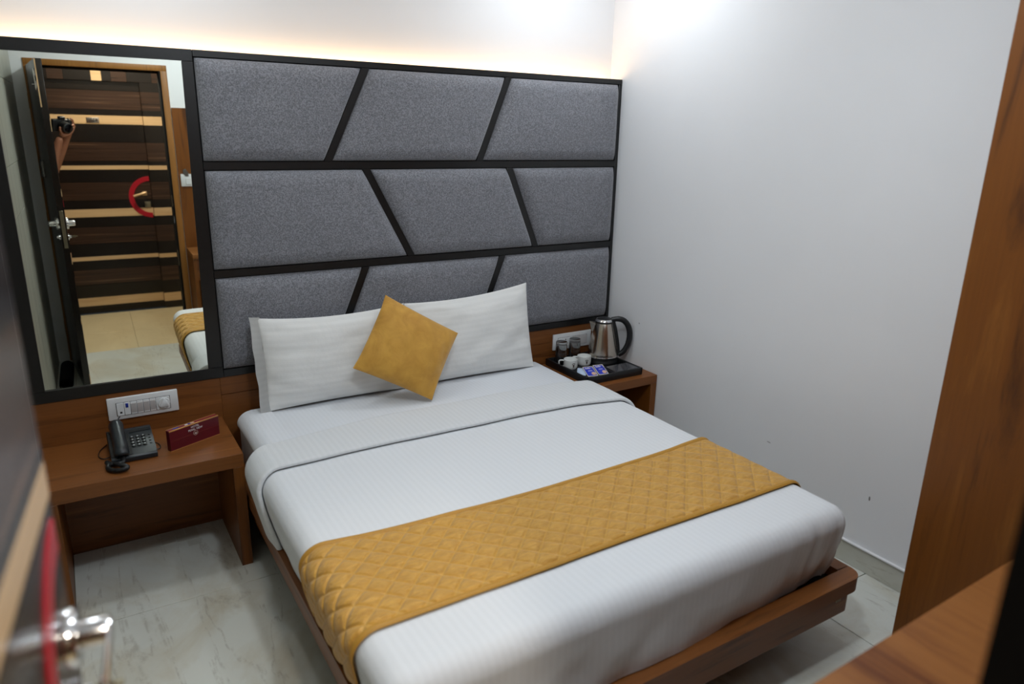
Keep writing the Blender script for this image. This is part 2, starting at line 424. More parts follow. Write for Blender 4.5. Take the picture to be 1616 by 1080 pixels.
# ------------------------------------------------------------------ banded laminate doors
BANDS = [(0, .035, 'd'), (.035, .068, 'd'), (.068, .149, 't'), (.149, .27, 'd'), (.27, .41, 'b'), (.41, .494, 'd'), (.494, .532, 't'), (.532, .65, 'd'),
         (.65, .80, 'b'), (.80, .89, 'd'), (.89, .964, 't'), (.964, 1.04, 'd'), (1.04, 1.20, 'b'), (1.20, 1.311, 'd'), (1.311, 1.349, 't'), (1.349, 1.387, 'd'),
         (1.387, 1.551, 'b'), (1.551, 1.705, 'd'), (1.705, 1.782, 't'), (1.782, 1.831, 'd'), (1.831, 1.991, 'b'), (1.991, 2.07, 'd')]
BM = {'d': m_band_dark, 'b': m_band_brown, 't': m_band_tan}
def ring_bm(cx, cz, r0, r1, y0, y1, a0, a1, n=40):
    bm = nb(); rows = []
    for i in range(n + 1):
        a = a0 + (a1 - a0) * i / n
        rows.append([bm.verts.new((cx + r * cos(a), y, cz + r * sin(a))) for r, y in ((r0, y0), (r1, y0), (r1, y1), (r0, y1))])
    for A, B in zip(rows, rows[1:]):
        for k in range(4): bm.faces.new((A[k], A[(k + 1) % 4], B[(k + 1) % 4], B[k]))
    bm.faces.new(rows[0]); bm.faces.new(rows[-1][::-1])
    return bm

# room door: local frame, hinge at origin, leaf along +x, outer (corridor) face at y=0 looking to -y
LEN = .785
ang = pi / 2 - .108
d1 = structroot('door_1', (DL + .004, YD - .004, .004)); d1.rotation_euler = (0, 0, ang)
d1['label'] = 'open room door of dark banded laminate with red ring and chrome lever'
obj('door_leaf', box(nb(), 0, LEN, .003, .038, 0, DT - .014, .001, 1), m_band_dark, d1, local=True)
SH = -.045
for z0, z1, k in BANDS:
    z0 += SH; z1 += SH
    if z1 < .01: continue
    if k == 't' and 1.2 < z0 < 1.3: z0, z1 = 1.272, 1.318
    if z1 > 2.02: z1 = DT - .016
    z0 = max(z0, .003)
    obj('laminate_band', box(nb(), .002, LEN - .002, 0 if k != 't' else -.0008, .004, z0, z1), BM[k], d1, local=True)
obj('ring_emblem', ring_bm(LEN - .012, 1.06, .145, .188, -.003, .001, radians(92), radians(268)), m_red, d1, local=True)
HZ = 1.10
for s in (-1, 1):
    y = 0 if s < 0 else .038
    r = nb(); lathe(r, [(0, 0), (.038, 0), (.038, .012), (.035, .016), (0, .016)], seg=28)
    to_face(r, shift(LEN - .06, y, HZ) @ Matrix.Rotation(radians(90 if s < 0 else -90), 4, 'X'))
    ro = obj('handle_rose', r, m_chrome, d1, local=True)
    lv = nb()
    lathe(lv, [(0, 0), (.019, 0), (.0185, .047), (.0165, .052), (0, .053)], seg=24); to_face(lv, shift(LEN - .06, y, HZ) @ Matrix.Rotation(radians(90 if s < 0 else -90), 4, 'X'))
    y0, y1 = sorted((y + s * .047, y + s * .0528)); box(lv, LEN - .175, LEN - .052, y0, y1, HZ - .013, HZ + .0125, .0035, 2)
    obj('door_lever', lv, m_chrome, d1, local=True)
    ky = nb(); lathe(ky, [(0, 0), (.022, 0), (.022, .008), (.010, .009), (.009, .02), (0, .02)], seg=24)
    to_face(ky, shift(LEN - .06, y, HZ - .085) @ Matrix.Rotation(radians(90 if s < 0 else -90), 4, 'X'))
    obj('key_cylinder', ky, m_chrome, d1, local=True)
kk = nb(); box(kk, LEN - .062, LEN - .059, -.045, -.018, HZ - .092, HZ - .078); box(kk, LEN - .066, LEN - .054, -.056, -.0445, HZ - .0865, HZ - .0835)
obj('key', kk, m_brass, d1, local=True)
obj('lock_plate', box(nb(), LEN - .001, LEN + .002, .009, .030, HZ - .15, HZ + .085, .001, 1), m_brass, d1, local=True)
obj('edge_band', box(nb(), LEN - .0005, LEN + .0012, .032, .039, 1.80, DT - .016), m_band_tan, d1, local=True)
bt = nb(); tube(bt, [(LEN - .06, .044, 1.90), (LEN - .06, .044, 2.02)], .004, 10); box(bt, LEN - .068, LEN - .052, .038, .042, 1.91, 1.95); box(bt, LEN - .068, LEN - .052, .038, .042, 1.98, 2.01); tube(bt, [(LEN - .06, .044, 1.93), (LEN - .06, .062, 1.93)], .0035, 8)
obj('tower_bolt', bt, m_chrome, d1, local=True)
bt = nb(); box(bt, .18, .21, .038, .046, 1.36, 1.46); tube(bt, [(.195, .05, 1.35), (.195, .05, 1.47)], .006, 8)
obj('door_catch', bt, m_chrome, d1, local=True)
for z in (.25, 1.05, 1.85):
    hb = nb(); tube(hb, [(-.002, .044, z - .05), (-.002, .044, z + .05)], .007, 10); obj('hinge', hb, m_brass, d1, local=True)

# corridor facade and the opposite door
wc = obj('wall_corridor', box(nb(), -4.4, .1, YC - .2, YC - .075, 0, ZC - .1), m_band_dark); wc['kind'] = 'structure'
OL, OR_ = -2.96, -2.035
for (x0, x1) in ((-4.4, OL), (OR_, -1.2), (-1.2, .1)):
    for z0, z1, k in BANDS:
        obj('laminate_band', box(nb(), x0, x1 - .001, YC - .075, YC + (.001 if k == 't' else 0), z0, z1), BM[k], wc)
# head above the opposite door: blocks of three laminates
xs = [(-4.4, -2.73, 'd'), (-2.73, -2.612, 'b'), (-2.612, -2.405, 'd'), (-2.405, -2.325, 't'), (-2.325, -2.252, 'd'), (-2.252, -2.13, 'b'), (-2.13, -1.93, 'd'), (-1.93, -1.80, 'b'), (-1.8, .1, 'd')]
for a, b, k in xs:
    obj('laminate_block', box(nb(), a, b - .001, YC - .075, YC + (0.001 if k != 'd' else 0), 2.072, 2.19), BM[k], wc)
obj('laminate_band', box(nb(), -4.4, .1, YC - .075, YC - .001, 2.191, ZC - .1), m_band_dark, wc)
d2 = structroot('door_2', ((OL + OR_) / 2, YC - .05, 0)); d2['label'] = 'closed banded laminate door across the corridor with red ring'
for z0, z1, k in BANDS:
    obj('laminate_band', box(nb(), OL + .003, OR_ - .003, YC - .073, YC - .04 + (.001 if k == 't' else 0), z0 + .003, z1), BM[k], d2)
obj('ring_emblem', ring_bm(OR_ - .004, 1.062, .147, .19, YC - .04, YC - .035, radians(92), radians(268)), m_red, d2)
hv = nb(); box(hv, -2.115, -2.075, YC - .04, YC - .03, 1.075, 1.115, .004); tube(hv, [(-2.095, YC - .03, 1.10), (-2.095, YC + .005, 1.10)], .009, 10)
tube(hv, spline([(-2.088, YC + .006, 1.104), (-2.13, YC + .007, 1.092), (-2.19, YC + .006, 1.074)], 5), .012, 10)
obj('door_lever', hv, plain('satin champagne metal', (214, 180, 140), .3, .6), d2)
obj('lock_plate', box(nb(), -2.105, -2.055, YC - .04, YC - .033, .965, 1.02, .003), m_brass, d2)
np_ = obj('number_plate', box(nb(), -2.485, -2.385, YC - .04, YC - .033, 1.718, 1.764, .002), m_steel, d2)
tm = text_mesh('4200', .040, .001)   # facing +y, so turned round
to_face(tm, shift(-2.435, YC - .032, 1.741) @ Matrix.Rotation(pi, 4, 'Z') @ FACE_NEG_Y)
obj('lettering', tm, m_ink_dk, np_, smooth=0)

# ------------------------------------------------------------------ headboard panelling (front face y = 0)
XB0 = -2.835
hb = thing('headboard', 'wide headboard of grey padded panels in black slanting frames over brown wood', 'headboard', (-1.2, .03, 0))
obj('backing_board', box(nb(), -2.15, -.002, .006, .02, .66, 1.999), m_matte_black, hb)
ZB = .674
obj('wood_panel', box(nb(), XB0, -2.1465, 0, .02, 0, ZB, .001, 1), m_wood_x, hb)
obj('wood_panel', box(nb(), -2.1455, -.002, .003, .02, .5945, ZB, .001, 1), m_wood_x, hb)
obj('wood_panel', box(nb(), -2.1455, -.002, .004, .02, 0, .593, .001, 1), m_wood_x, hb)
def bar(x0, x1, z0, z1, par=hb): return obj('frame_bar', box(nb(), x0, x1, -.004, .016, z0, z1, .001, 1), m_black, par)
def dbar(xt, zt, xb, zb, w=.036):
    return obj('frame_bar', prism(nb(), [(xt - w / 2, zt), (xt + w / 2, zt), (xb + w / 2, zb), (xb - w / 2, zb)], 1, -.004, .016, .001, 1), m_black, hb)
bar(-2.128, -.002, 1.975, 2.0); bar(-.022, -.002, ZB + .001, 1.974)
bar(-2.128, -.023, 1.55, 1.582); bar(-2.128, -.023, 1.110, 1.142); bar(-2.128, -.023, ZB + .001, .708)
z3, z2, z1_, z0_ = 1.974, 1.566, 1.126, .709
dg = {1: ((-1.436, -1.620), (-.712, -.868)), 2: ((-1.448, -1.238), (-.696, -.527)), 3: ((-1.466, -1.634), (-.728, -.883))}
for r, (zt, zb) in {1: (1.974, 1.583), 2: (1.549, 1.143), 3: (1.109, .709)}.items():
    for xt, xb in dg[r]: dbar(xt, zt, xb, zb)
def pad(pts):
    P4 = [Vector((x, z)) for x, z in pts]          # top-left, top-right, bottom-right, bottom-left
    def edist(p, i):
        A_, B_ = P4[i], P4[(i + 1) % 4]; d_ = (B_ - A_).normalized(); return abs((p - A_).x * d_.y - (p - A_).y * d_.x)
    sd_ = random.random() * 20
    def prof(d_): q = 1 - min(d_ / .058, 1); return sqrt(max(0, 1 - q * q))
    n, m = 44, 34
    def fn(i, j):
        u, w = .5 - .5 * cos(pi * i / (n - 1)), .5 - .5 * cos(pi * j / (m - 1))
        p = P4[0] * (1 - u) * (1 - w) + P4[1] * u * (1 - w) + P4[2] * u * w + P4[3] * (1 - u) * w
        h = 1
        for k in range(4): h *= prof(edist(p, k))
        h = .040 * h + .010 * sin(pi * u) * sin(pi * w) + .0015 * noise.noise(Vector((p.x * 6, p.y * 6, sd_)))
        return (p.x, .005 - h, p.y)
    bm = nb(); grid(bm, n, m, fn)
    return obj('padded_panel', bm, m_fabric, hb, smooth=75)
g = .0185
for r, (zt, zb) in {1: (1.972, 1.585), 2: (1.547, 1.145), 3: (1.107, .711)}.items():
    (t1, b1), (t2, b2) = dg[r]
    pad([(-2.124, zt), (t1 - g, zt), (b1 - g, zb), (-2.124, zb)])
    pad([(t1 + g, zt), (t2 - g, zt), (b2 - g, zb), (b1 + g, zb)])
    pad([(t2 + g, zt), (-.026, zt), (-.026, zb), (b2 + g, zb)])
# LED channel behind the headboard's top edge
led = thing('led_strip', 'warm glowing led strip hidden behind the top edge of the headboard', 'light strip', (-1.42, .03, 1.95))
obj('channel', box(nb(), XB0, -.004, .021, .098, 1.90, 1.955), m_black, led)
obj('led_tape', box(nb(), XB0 + .02, -.03, .069, .079, 1.955, 1.96), m_emit_w, led)

# mirror
mr = thing('wall_mirror', 'tall mirror in a black frame left of the padded headboard', 'mirror', (-2.48, 0, .68))
bar(XB0, -2.1295, 1.957, 2.0, mr); bar(XB0, -2.1295, ZB + .001, .722, mr); bar(XB0, -2.779, .7225, 1.9565, mr)
obj('frame_bar', prism(nb(), [(-2.170, 1.9565), (-2.1295, 1.9565), (-2.1295, .7225), (-2.188, .7225)], 1, -.004, .016, .001, 1), m_black, mr)
gl = nb(); TH = .0145
vs = [(-2.779, .722), (-2.168, .722), (-2.168, 1.957), (-2.779, 1.957)]
A = [gl.verts.new((x, -(x + 2.472) * math.tan(TH) + .0025, z)) for x, z in vs]; B = [gl.verts.new((x, -(x + 2.472) * math.tan(TH) + .0045, z)) for x, z in vs]
gl.faces.new(A); gl.faces.new(B[::-1])
for i in range(4): gl.faces.new((A[i], B[i], B[(i + 1) % 4], A[(i + 1) % 4]))
obj('mirror_glass', gl, m_mirror, mr, smooth=0)
obj('mirror_back', box(nb(), XB0, -2.151, .012, .02, .66, 1.999), m_matte_black, mr)

# ------------------------------------------------------------------ switch plates
def plate(name, label, x0, x1, z0, z1, full):
    p = thing(name, label, 'switch plate', ((x0 + x1) / 2, 0, z0))
    obj('plate', box(nb(), x0, x1, -.011, .0005, z0, z1, .004, 3), m_white_pl, p)
    a0, a1, c0, c1 = x0 + .032, x1 - .032, z0 + .018, z1 - .023
    obj('module_gap', box(nb(), a0 - .0015, a1 + .0015, -.0117, -.008, c0 - .0015, c1 + .0015), m_ink_dk, p)
    if full:
        u = (a1 - a0) / 8; q = 0
        def mod(n, w, mat=m_white_pl, bev=.001):
            nonlocal q
            o = obj(n, box(nb(), a0 + q * u + .0006, a0 + (q + w) * u - .0006, -.0150, -.009, c0, c1, bev, 1), mat, p); s = a0 + q * u; q += w
            return o, s
        ja, s = mod('phone_socket', 1.1)
        obj('socket_hole', box(nb(), s + .011, s + .019, -.0156, -.012, c0 + .010, c0 + .017), m_ink_dk, ja)
        ind, s = mod('indicator', .95)
        obj('indicator_lamp', box(nb(), s + .006, s + .016, -.0172, -.012, c1 - .022, c1 - .004, .001, 1), m_blue, ind)
        for k in range(4):
            r, s = mod('rocker_switch', .95, m_white_pl)
            rk = nb(); prism(rk, [(-.0152, c0 + .006), (-.0152, c1 - .006), (-.0172, c1 - .008), (-.0158, c0 + .008)], 0, s + .002, s + .95 * u - .002)
            obj('rocker', rk, m_grey_pl, r)
        rg, s = mod('fan_regulator', 8 - q)
        cx, cz = (s + a1) / 2 + .004, (c0 + c1) / 2
        kb = nb(); lathe(kb, [(0, 0), (.023, 0), (.022, .006), (0, .006)], seg=28); to_face(kb, shift(cx, -.015, cz) @ Matrix.Rotation(radians(90), 4, 'X'))
        prism(kb, [(cx - .004, cz + .021), (cx + .004, cz + .021), (cx + .019, cz - .012), (cx + .014, cz - .016), (cx - .014, cz - .016), (cx - .019, cz - .012)], 1, -.026, -.018, .003, 2)
        obj('dial', kb, m_white_pl, rg)
    else:
        w = (a1 - a0) / 2
        so = obj('power_socket', box(nb(), a0, a0 + w - .001, -.0140, -.009, c0, c1, .001, 1), m_white_pl, p)
        for dx, dz in ((0, .014), (-.011, -.008), (.011, -.008)):
            h = nb(); lathe(h, [(0, 0), (.0035, 0), (.0035, .004), (0, .004)], seg=12); to_face(h, shift(a0 + w / 2 + dx, -.0115, (c0 + c1) / 2 + dz) @ Matrix.Rotation(radians(90), 4, 'X'))
            obj('socket_hole', h, m_ink_dk, so)
        for k in range(2):
            obj('rocker_switch', box(nb(), a0 + w + k * w / 2 + .001, a0 + w + (k + 1) * w / 2 - .001, -.0150, -.009, c0, c1, .001, 1), m_grey_pl, p)
    return p
plate('switch_plate', 'white switch plate with blue indicator and fan dial above the telephone', -2.581, -2.319, .561, .656, True)
plate('switch_plate', 'white socket plate behind the glasses and steel kettle', -.392, -.127, .546, .638, False)

# ------------------------------------------------------------------ nightstands
def nightstand(label, x0, x1, depth, top, th, leg):
    n = thing('nightstand', label, 'nightstand', ((x0 + x1) / 2, -depth / 2, 0))
    obj('table_top', box(nb(), x0, x1, -depth, -.001, top - th, top, .0012, 1), m_wood_x, n)
    obj('side_panel', box(nb(), x0, x0 + leg, -depth, -.001, 0, top - th, .0012, 1), m_wood_z, n)
    obj('side_panel', box(nb(), x1 - leg, x1, -depth, -.001, 0, top - th, .0012, 1), m_wood_z, n)
    return n
NZ1, NZ2 = .4928, .4735
nl = nightstand('brown wooden nightstand under the mirror holding the telephone', -2.822, -2.152, .424, NZ1, .056, .042)
n2 = nightstand('brown wooden nightstand in the right corner holding the tea tray', -.458, -.003, .446, NZ2, .047, .040)
obj('back_panel', box(nb(), -.418, -.043, -.02, -.002, .12, NZ2 - .048), m_wood_x, n2)

# ------------------------------------------------------------------ bed frame
FX0, FX1, FY, FZ, FB = -2.145, -.464, -1.992, .300, .160
bed = thing('bed', 'low brown wooden platform bed with rounded foot corners', 'bed', (-1.3, -1.0, 0))
def rail_outline(x0, x1, y0, y1, r, n=8):
    pts = [(x0, y1)]
    pts += [(x0 + r - r * cos(a * pi / 2 / n), y0 + r - r * sin(a * pi / 2 / n)) for a in range(n + 1)]
    pts += [(x1 - r + r * sin(a * pi / 2 / n), y0 + r - r * cos(a * pi / 2 / n)) for a in range(n + 1)]
    pts += [(x1, y1)]
    return pts
def ushape(bm, o, i, z0, z1):
    ov0 = [bm.verts.new((x, y, z0)) for x, y in o]; ov1 = [bm.verts.new((x, y, z1)) for x, y in o]
    iv0 = [bm.verts.new((x, y, z0)) for x, y in i]; iv1 = [bm.verts.new((x, y, z1)) for x, y in i]
    for k in range(len(o) - 1):
        for A_, B_ in ((ov0, ov1), (iv1, iv0)): bm.faces.new((A_[k], A_[k + 1], B_[k + 1], B_[k]))
        bm.faces.new((ov1[k], ov1[k + 1], iv1[k + 1], iv1[k])); bm.faces.new((ov0[k + 1], ov0[k], iv0[k], iv0[k + 1]))
    for k in (0, -1): bm.faces.new((ov0[k], ov1[k], iv1[k], iv0[k]))
    return bm
def seg(name, side):
    # each rail with its overhanging lip; foot rail keeps the round corners
    bm = nb()
    o = rail_outline(FX0, FX1, FY, -.01, .05); i = rail_outline(FX0 + .055, FX1 - .055, FY + .06, -.01, .006)
    o2 = rail_outline(FX0 + .022, FX1 - .022, FY + .02, -.01, .03); i2 = rail_outline(FX0 + .05, FX1 - .05, FY + .055, -.01, .006)
    n = len(o)
    def cut(l):
        m = FY + .0605
        if side == 'foot': return [(l[1][0], m)] + l[1:-1] + [(l[-2][0], m)]
        if side == 'left': return [l[0], (l[0][0], m)]
        return [(l[-1][0], m), l[-1]]
    ushape(bm, cut(o), cut(i), FZ - .052, FZ); ushape(bm, cut(o2), cut(i2), FB, FZ - .0525)
    return obj(name, bm, m_wood_x if side == 'foot' else m_wood_y, bed, smooth=50)
seg('foot_rail', 'foot'); seg('side_rail', 'left'); seg('side_rail', 'right')
obj('platform', box(nb(), FX0 + .056, FX1 - .056, FY + .061, -.01, .235, .262), m_matte_black, bed)
obj('plinth', box(nb(), FX0 + .30, FX1 - .26, FY + .42, -.02, 0, .234), m_matte_black, bed)
tg = nb(); box(tg, -.574, -.548, FY + .0175, FY + .021, .216, .240, .0008, 1); obj('metal_tag', tg, m_brass, bed)

# ------------------------------------------------------------------ mattress and bedding
XC, HW, YF, RR, ZT = -1.335, .828, -1.948, .062, .549
mt = nb(); box(mt, -2.098, -.532, -1.845, -.040, .2625, .536, .055, 6)
mt = obj('mattress', mt, m_sheet, smooth=60); tag(mt, 'white mattress in a striped fitted sheet on the bed platform', 'mattress')
def sst(x, a, b):
    q = max(0, min(1, (x - a) / (b - a))); return q * q * (3 - 2 * q)
def drape(a, b, off=0.0, zh=None, top=ZT, hw=HW, xc=XC, yf=YF, R=RR, wr=1.0):
    zh = .303 if zh is None else zh
    ea = max(0, abs(a) - (hw - R)); eb = max(0, (yf + R) - b); sg = 1 if a > 0 else -1
    e = hypot(ea, eb); E = pi * R / 2 + top - R - zh
    e = min(e, E)
    x = xc + sg * min(abs(a), hw - R); y = max(b, yf + R)
    # gentle crown of the filling
    crown = .008 * (1 - min(1, abs(a) / hw) ** 2) - .004
    nv = noise.noise(Vector((a * 2.3, b * 2.3, .7))) * .0045 + noise.noise(Vector((a * 7, b * 5, 3.1))) * .0018
    if e <= 1e-9:
        return Vector((x, y, top + crown + off + nv * wr))
    q = hypot(ea, eb); nx, ny = sg * ea / q, -eb / q
    if e < pi * R / 2: ho, z, sn, cs = R * sin(e / R), top - R * (1 - cos(e / R)), sin(e / R), cos(e / R)
    else: ho, z, sn, cs = R, top - R - (e - pi * R / 2), 1, 0
    t_ = max(0, (top - R - z) / max(.01, (top - R - zh))); t_ = min(1, t_)
    fold = 0
    fold += (.008 * sin(66 * a + 2.5 * noise.noise(Vector((a * 5, z * 4, 0)))) + .004 * sin(113 * a + 1)) * sst(a, .40, .74) * max(0, -ny) * (.2 + t_) * (1 - .75 * t_ ** 3)
    if ea > 0 and eb > 0: fold += .006 * sin(15 * atan2(ea, eb)) * t_ * (1 - .7 * t_ ** 3) * min(1, ea / .05) * min(1, eb / .05)
    fold += (.011 * noise.noise(Vector((a * 3.1 + z * 5, z * 2.2, 5.0))) + .005 * noise.noise(Vector((a * 9 - z * 7, z * 3, 9.0)))) * max(0, -ny) * min(1, t_ * 2) * wr
    if sg < 0: fold += .007 * noise.noise(Vector((b * 6, z * 2.5, 2.0))) * abs(nx) * min(1, t_ * 2) * wr
    h = ho + (off + nv * wr + fold) * sn
    x += nx * h; y += ny * h; z += crown * cs + (off + nv * wr) * cs
    if ny < 0: z -= .026 * t_ ** 3 * sst(a, .0, .5) * -ny
    if ny < 0: y += -ny * t_ ** 1.6 * (.056 * sst(a, -.05, .72) - .008)
    x += (.036 * t_ ** 1.3 if sg < 0 else -.03 * t_) * abs(nx)
    return Vector((x, y, z))
def cloth(name, mat, a0, a1, na, b0, b1, nb_, off=0, zh=None, parent=None, offn=None, b_of=None, **k):
    R = k.get('R', RR); E = pi * R / 2 + k.get('top', ZT) - R - (.303 if zh is None else zh)
    hw = k.get('hw', HW); yf = k.get('yf', YF)
    bm = nb()
    def ab(i, j):
        a = a0 + (a1 - a0) * i / (na - 1); b = b0 + (b1 - b0) * j / (nb_ - 1)
        if b_of: b = b_of(a, j / (nb_ - 1))
        return a, b
    def fn(i, j):
        a, b = ab(i, j); return drape(a, b, off + (offn(a, b, j / (nb_ - 1)) if offn else 0), zh, **k)
    def sk(i, j):
        a, b = ab(i, j); return hypot(max(0, abs(a) - (hw - R)), max(0, yf + R - b)) >= E - 1e-6
    grid(bm, na, nb_, fn, sk, lambda i, j: ab(i, j))
    bmesh.ops.remove_doubles(bm, verts=bm.verts, dist=.0002)
    return obj(name, bm, mat, parent, smooth=75)
AE = HW - RR + pi * RR / 2 + ZT - RR - .303
dv = cloth('duvet', m_duvet, -AE, AE, 190, -.56, YF + RR - (AE - HW + RR), 190)
tag(dv, 'white striped duvet tucked over the foot of the bed', 'duvet')
# folded-back cuff of the duvet
def cuff_front(a):
    e = max(0, -a - (HW - RR)); r = max(0, a - (HW - RR))
    return -.500 - .05 * sst(-a, .2, .75) - .035 * sst(a, .6, .8) - .55 * e - .25 * r
def cuff_hem(a):
    e = max(0, -a - (HW - RR)); r = max(0, a - (HW - RR))
    return -.757 - .02 * sst(a, .2, .6) - .03 * sst(a, .55, .8) - .40 * e - .35 * r
def cuff_b(a, s):
    f, h = cuff_front(a), cuff_hem(a); s = max(0, min(1, s))
    PR = [(0, .03), (.06, .0), (.12, 0), (.18, .03), (.85, .965), (.92, 1.0), (.96, 1.0), (1, .96)]
    for (p, q), (p2, q2) in zip(PR, PR[1:]):
        if s <= p2: w = q + (q2 - q) * (s - p) / (p2 - p); break
    return f + (h - f) * w
def cuff_off(a, b, s):
    PR = [(0, -.010), (.06, .000), (.12, .014), (.18, .022), (.5, .024), (.85, .021), (.92, .016), (.96, .007), (1, .003)]
    for (p, q), (p2, q2) in zip(PR, PR[1:]):
        if s <= p2: return q + (q2 - q) * (s - p) / (p2 - p)
    return .003
cloth('fold_cuff', m_cuff, -AE, AE, 170, 0, 1, 51, 0, None, dv, cuff_off, cuff_b)
# loose sheet edge hanging on the head-left side of the mattress
sf2 = cloth('sheet_flap', m_sheet, -.98, -.66, 30, -.10, -.80, 30, .004, .455, mt, top=.5385, hw=.792, xc=-1.314, R=.056, yf=-9, wr=.4,
            b_of=lambda a, s: -.10 - .7 * s)

# quilted runner
Q = .083
def quilt(a, b, s):
    u, w = (a + b) / Q, (a - b) / Q
    e = min(s, 1 - s) * .42
    if e < .016: return .010
    h = (abs(sin(pi * u)) * abs(sin(pi * w))) ** .40 * .009
    return .007 + h * min(1, (e - .016) / .01) * (1 - .7 * sst(a, .62, .8))
def run_b(a, s):
    c = max(0, 1 - (a / .85) ** 2)
    back = -1.283 - .062 * c + .012 * sst(-a, .75, 1.05); front = -1.733 - .004 * c + .02 * sst(-a, .8, 1.05)
    return back + s * (front - back)
rn = cloth('bed_runner', m_runner, -AE, AE - .04, 430, 0, 1, 150, 0, .306, None, quilt, run_b)
tag(rn, 'mustard yellow quilted bed runner lying across the foot of the duvet', 'bed runner')
for s0, s1 in ((-.006, .044), (.956, 1.006)):
    cloth('binding', m_binding, -AE, AE - .04, 160, 0, 1, 7, 0, .305, rn, lambda a, b, s: .0075 + .0065 * sin(pi * s) ** .6, lambda a, s, s0=s0, s1=s1: run_b(a, s0 + (s1 - s0) * s))

# pillows
def pillow(name, mat, BL, BR, TR, TL, thick, n=44, m=34, seed=0.0, wr=.006, sag=0, pw=2.6, pinch=.03, parent=None, smooth=75):
    BL, BR, TR, TL = map(Vector, (BL, BR, TR, TL)); nrm = (BR - BL).cross(TL - BL).normalized()
    Wd, Hd = (BR - BL).length, (TL - BL).length
    bm = nb(); uv = bm.loops.layers.uv.verify()
    def P(i, j, side):
        s = -1 + 2 * i / (n - 1); t_ = -1 + 2 * j / (m - 1)
        # ease sampling to the rim
        s = sin(s * pi / 2); t_ = sin(t_ * pi / 2)
        s2 = s * (1 - pinch * (1 - t_ * t_)); t2 = t_ * (1 - pinch * 1.3 * (1 - s * s))
        u, w = (s2 + 1) / 2, (t2 + 1) / 2
        p = BL * (1 - u) * (1 - w) + BR * u * (1 - w) + TR * u * w + TL * (1 - u) * w
        h = thick / 2 * max(0, (1 - abs(s) ** pw)) ** .62 * max(0, (1 - abs(t_) ** pw)) ** .62
        q = noise.noise(Vector((s * 1.6 * Wd / .5 + seed, t_ * 2.4, seed))) * wr * 1.6 + noise.noise(Vector((s * 3 + seed, t_ * 9, seed + 4))) * wr
        h += q * min(1, h / (thick * .15))
        p = p + nrm * h * side
        p.z -= sag * (1 - s * s) * w
        return p, (u * Wd, w * Hd)
    for side in (1, -1):
        V = [[bm.verts.new(P(i, j, side)[0]) for j in range(m)] for i in range(n)]
        for i in range(n - 1):
            for j in range(m - 1):
                q = ((i, j), (i + 1, j), (i + 1, j + 1), (i, j + 1))
                f = bm.faces.new([V[a][b] for a, b in q])
                for lp, (a, b) in zip(f.loops, q): lp[uv].uv = P(a, b, side)[1]
    bmesh.ops.remove_doubles(bm, verts=bm.verts, dist=.0004)
    return obj(name, bm, mat, parent, smooth=smooth), nrm
pL, nL = pillow('pillow', m_pillow, (-1.985, -.158, .542), (-1.352, -.158, .539), (-1.326, -.106, .942), (-1.993, -.106, .946), .118, seed=1.3, sag=.016)
tag(pL, 'white pillow on the left, its case ending in a flat flap, against the headboard', 'pillow')
bm = nb()
Lb, Lt = Vector((-1.975, -.160, .541)), Vector((-1.983, -.107, .949))
def flp(i, j):
    w = j / 19; p = Lb.lerp(Lt, w); u = i / 7
    return p + Vector((-.042 * u - .006 * noise.noise(Vector((w * 5, 0, 0))), -.004 * sin(w * 11) * u + .003 * noise.noise(Vector((w * 7, 2, 0))), .004 * u * (1 if w > .5 else -2.0)))
grid(bm, 8, 20, flp, None, lambda i, j: (i * .006, j * .022))
bmesh.ops.solidify(bm, geom=bm.faces[:], thickness=.004)
obj('pillow_flap', bm, m_pillow, pL)
pR, _ = pillow('pillow', m_pillow, (-1.350, -.158, .542), (-.626, -.170, .539), (-.645, -.106, .978), (-1.324, -.104, .939), .118, seed=5.1, sag=.014)
tag(pR, 'white pillow on the right with a raised corner beside the tea tray', 'pillow')
cu, _ = pillow('cushion', m_cushion, (-1.318, -.385, .548), (-1.128, -.275, .812), (-1.452, -.205, 1.012), (-1.640, -.275, .718), .115, 40, 40, seed=8.2, wr=.005, pw=2.4, pinch=.022)
tag(cu, 'mustard yellow square cushion balanced on one corner between the pillows', 'cushion')
pp = nb(); tube(pp, [Vector((-1.452, -.205, 1.012)).lerp(Vector((-1.640, -.275, .718)), k / 20) + Vector((.012 * sin(pi * k / 20), 0, -.008 * sin(pi * k / 20))) for k in range(21)], .0035, 6)
obj('seam_piping', pp, m_cushion, cu)

# ------------------------------------------------------------------ telephone
PX, PY = -2.515, -.195
ph = thing('telephone', 'black corded desk telephone on the left nightstand', 'telephone', (PX, PY, NZ1), radians(1))
pb = nb(); prism(pb, [(-.105, .002), (.100, .002), (.104, .058), (.074, .065), (-.100, .024), (-.105, .018)], 0, -.083, .074, .003, 2)
obj('base', pb, m_phone, ph, local=True)
def topz(y): return .024 + (y + .100) * (.065 - .024) / .172
sl = math.atan(.041 / .172)
wl_ = nb(); box(wl_, -.0815, -.010, -.095, .070, 0, .004, .001, 1)
bmesh.ops.transform(wl_, matrix=shift(0, -.0, topz(0) - .002) @ Matrix.Rotation(sl, 4, 'X'), verts=wl_.verts); obj('cradle', wl_, m_black_pl, ph, local=True)
hs = nb()
hp = spline([(-.046, .083, topz(.083) + .012), (-.046, .07, topz(.07) + .021), (-.046, .02, topz(.02) + .024), (-.046, -.05, topz(-.05) + .022), (-.046, -.095, topz(-.095) + .018), (-.046, -.106, topz(-.106) + .008)], 5)
tube(hs, hp, [.020, .026, .027, .0265, .0265, .0265, .026, .0255, .025, .025, .0245, .0245, .0245, .0245, .0245, .0245, .0245, .025, .0255, .026, .026, .026, .026, .025, .023, .02], 18, 1.0)
obj('handset', hs, m_phone, ph, local=True, smooth=60)
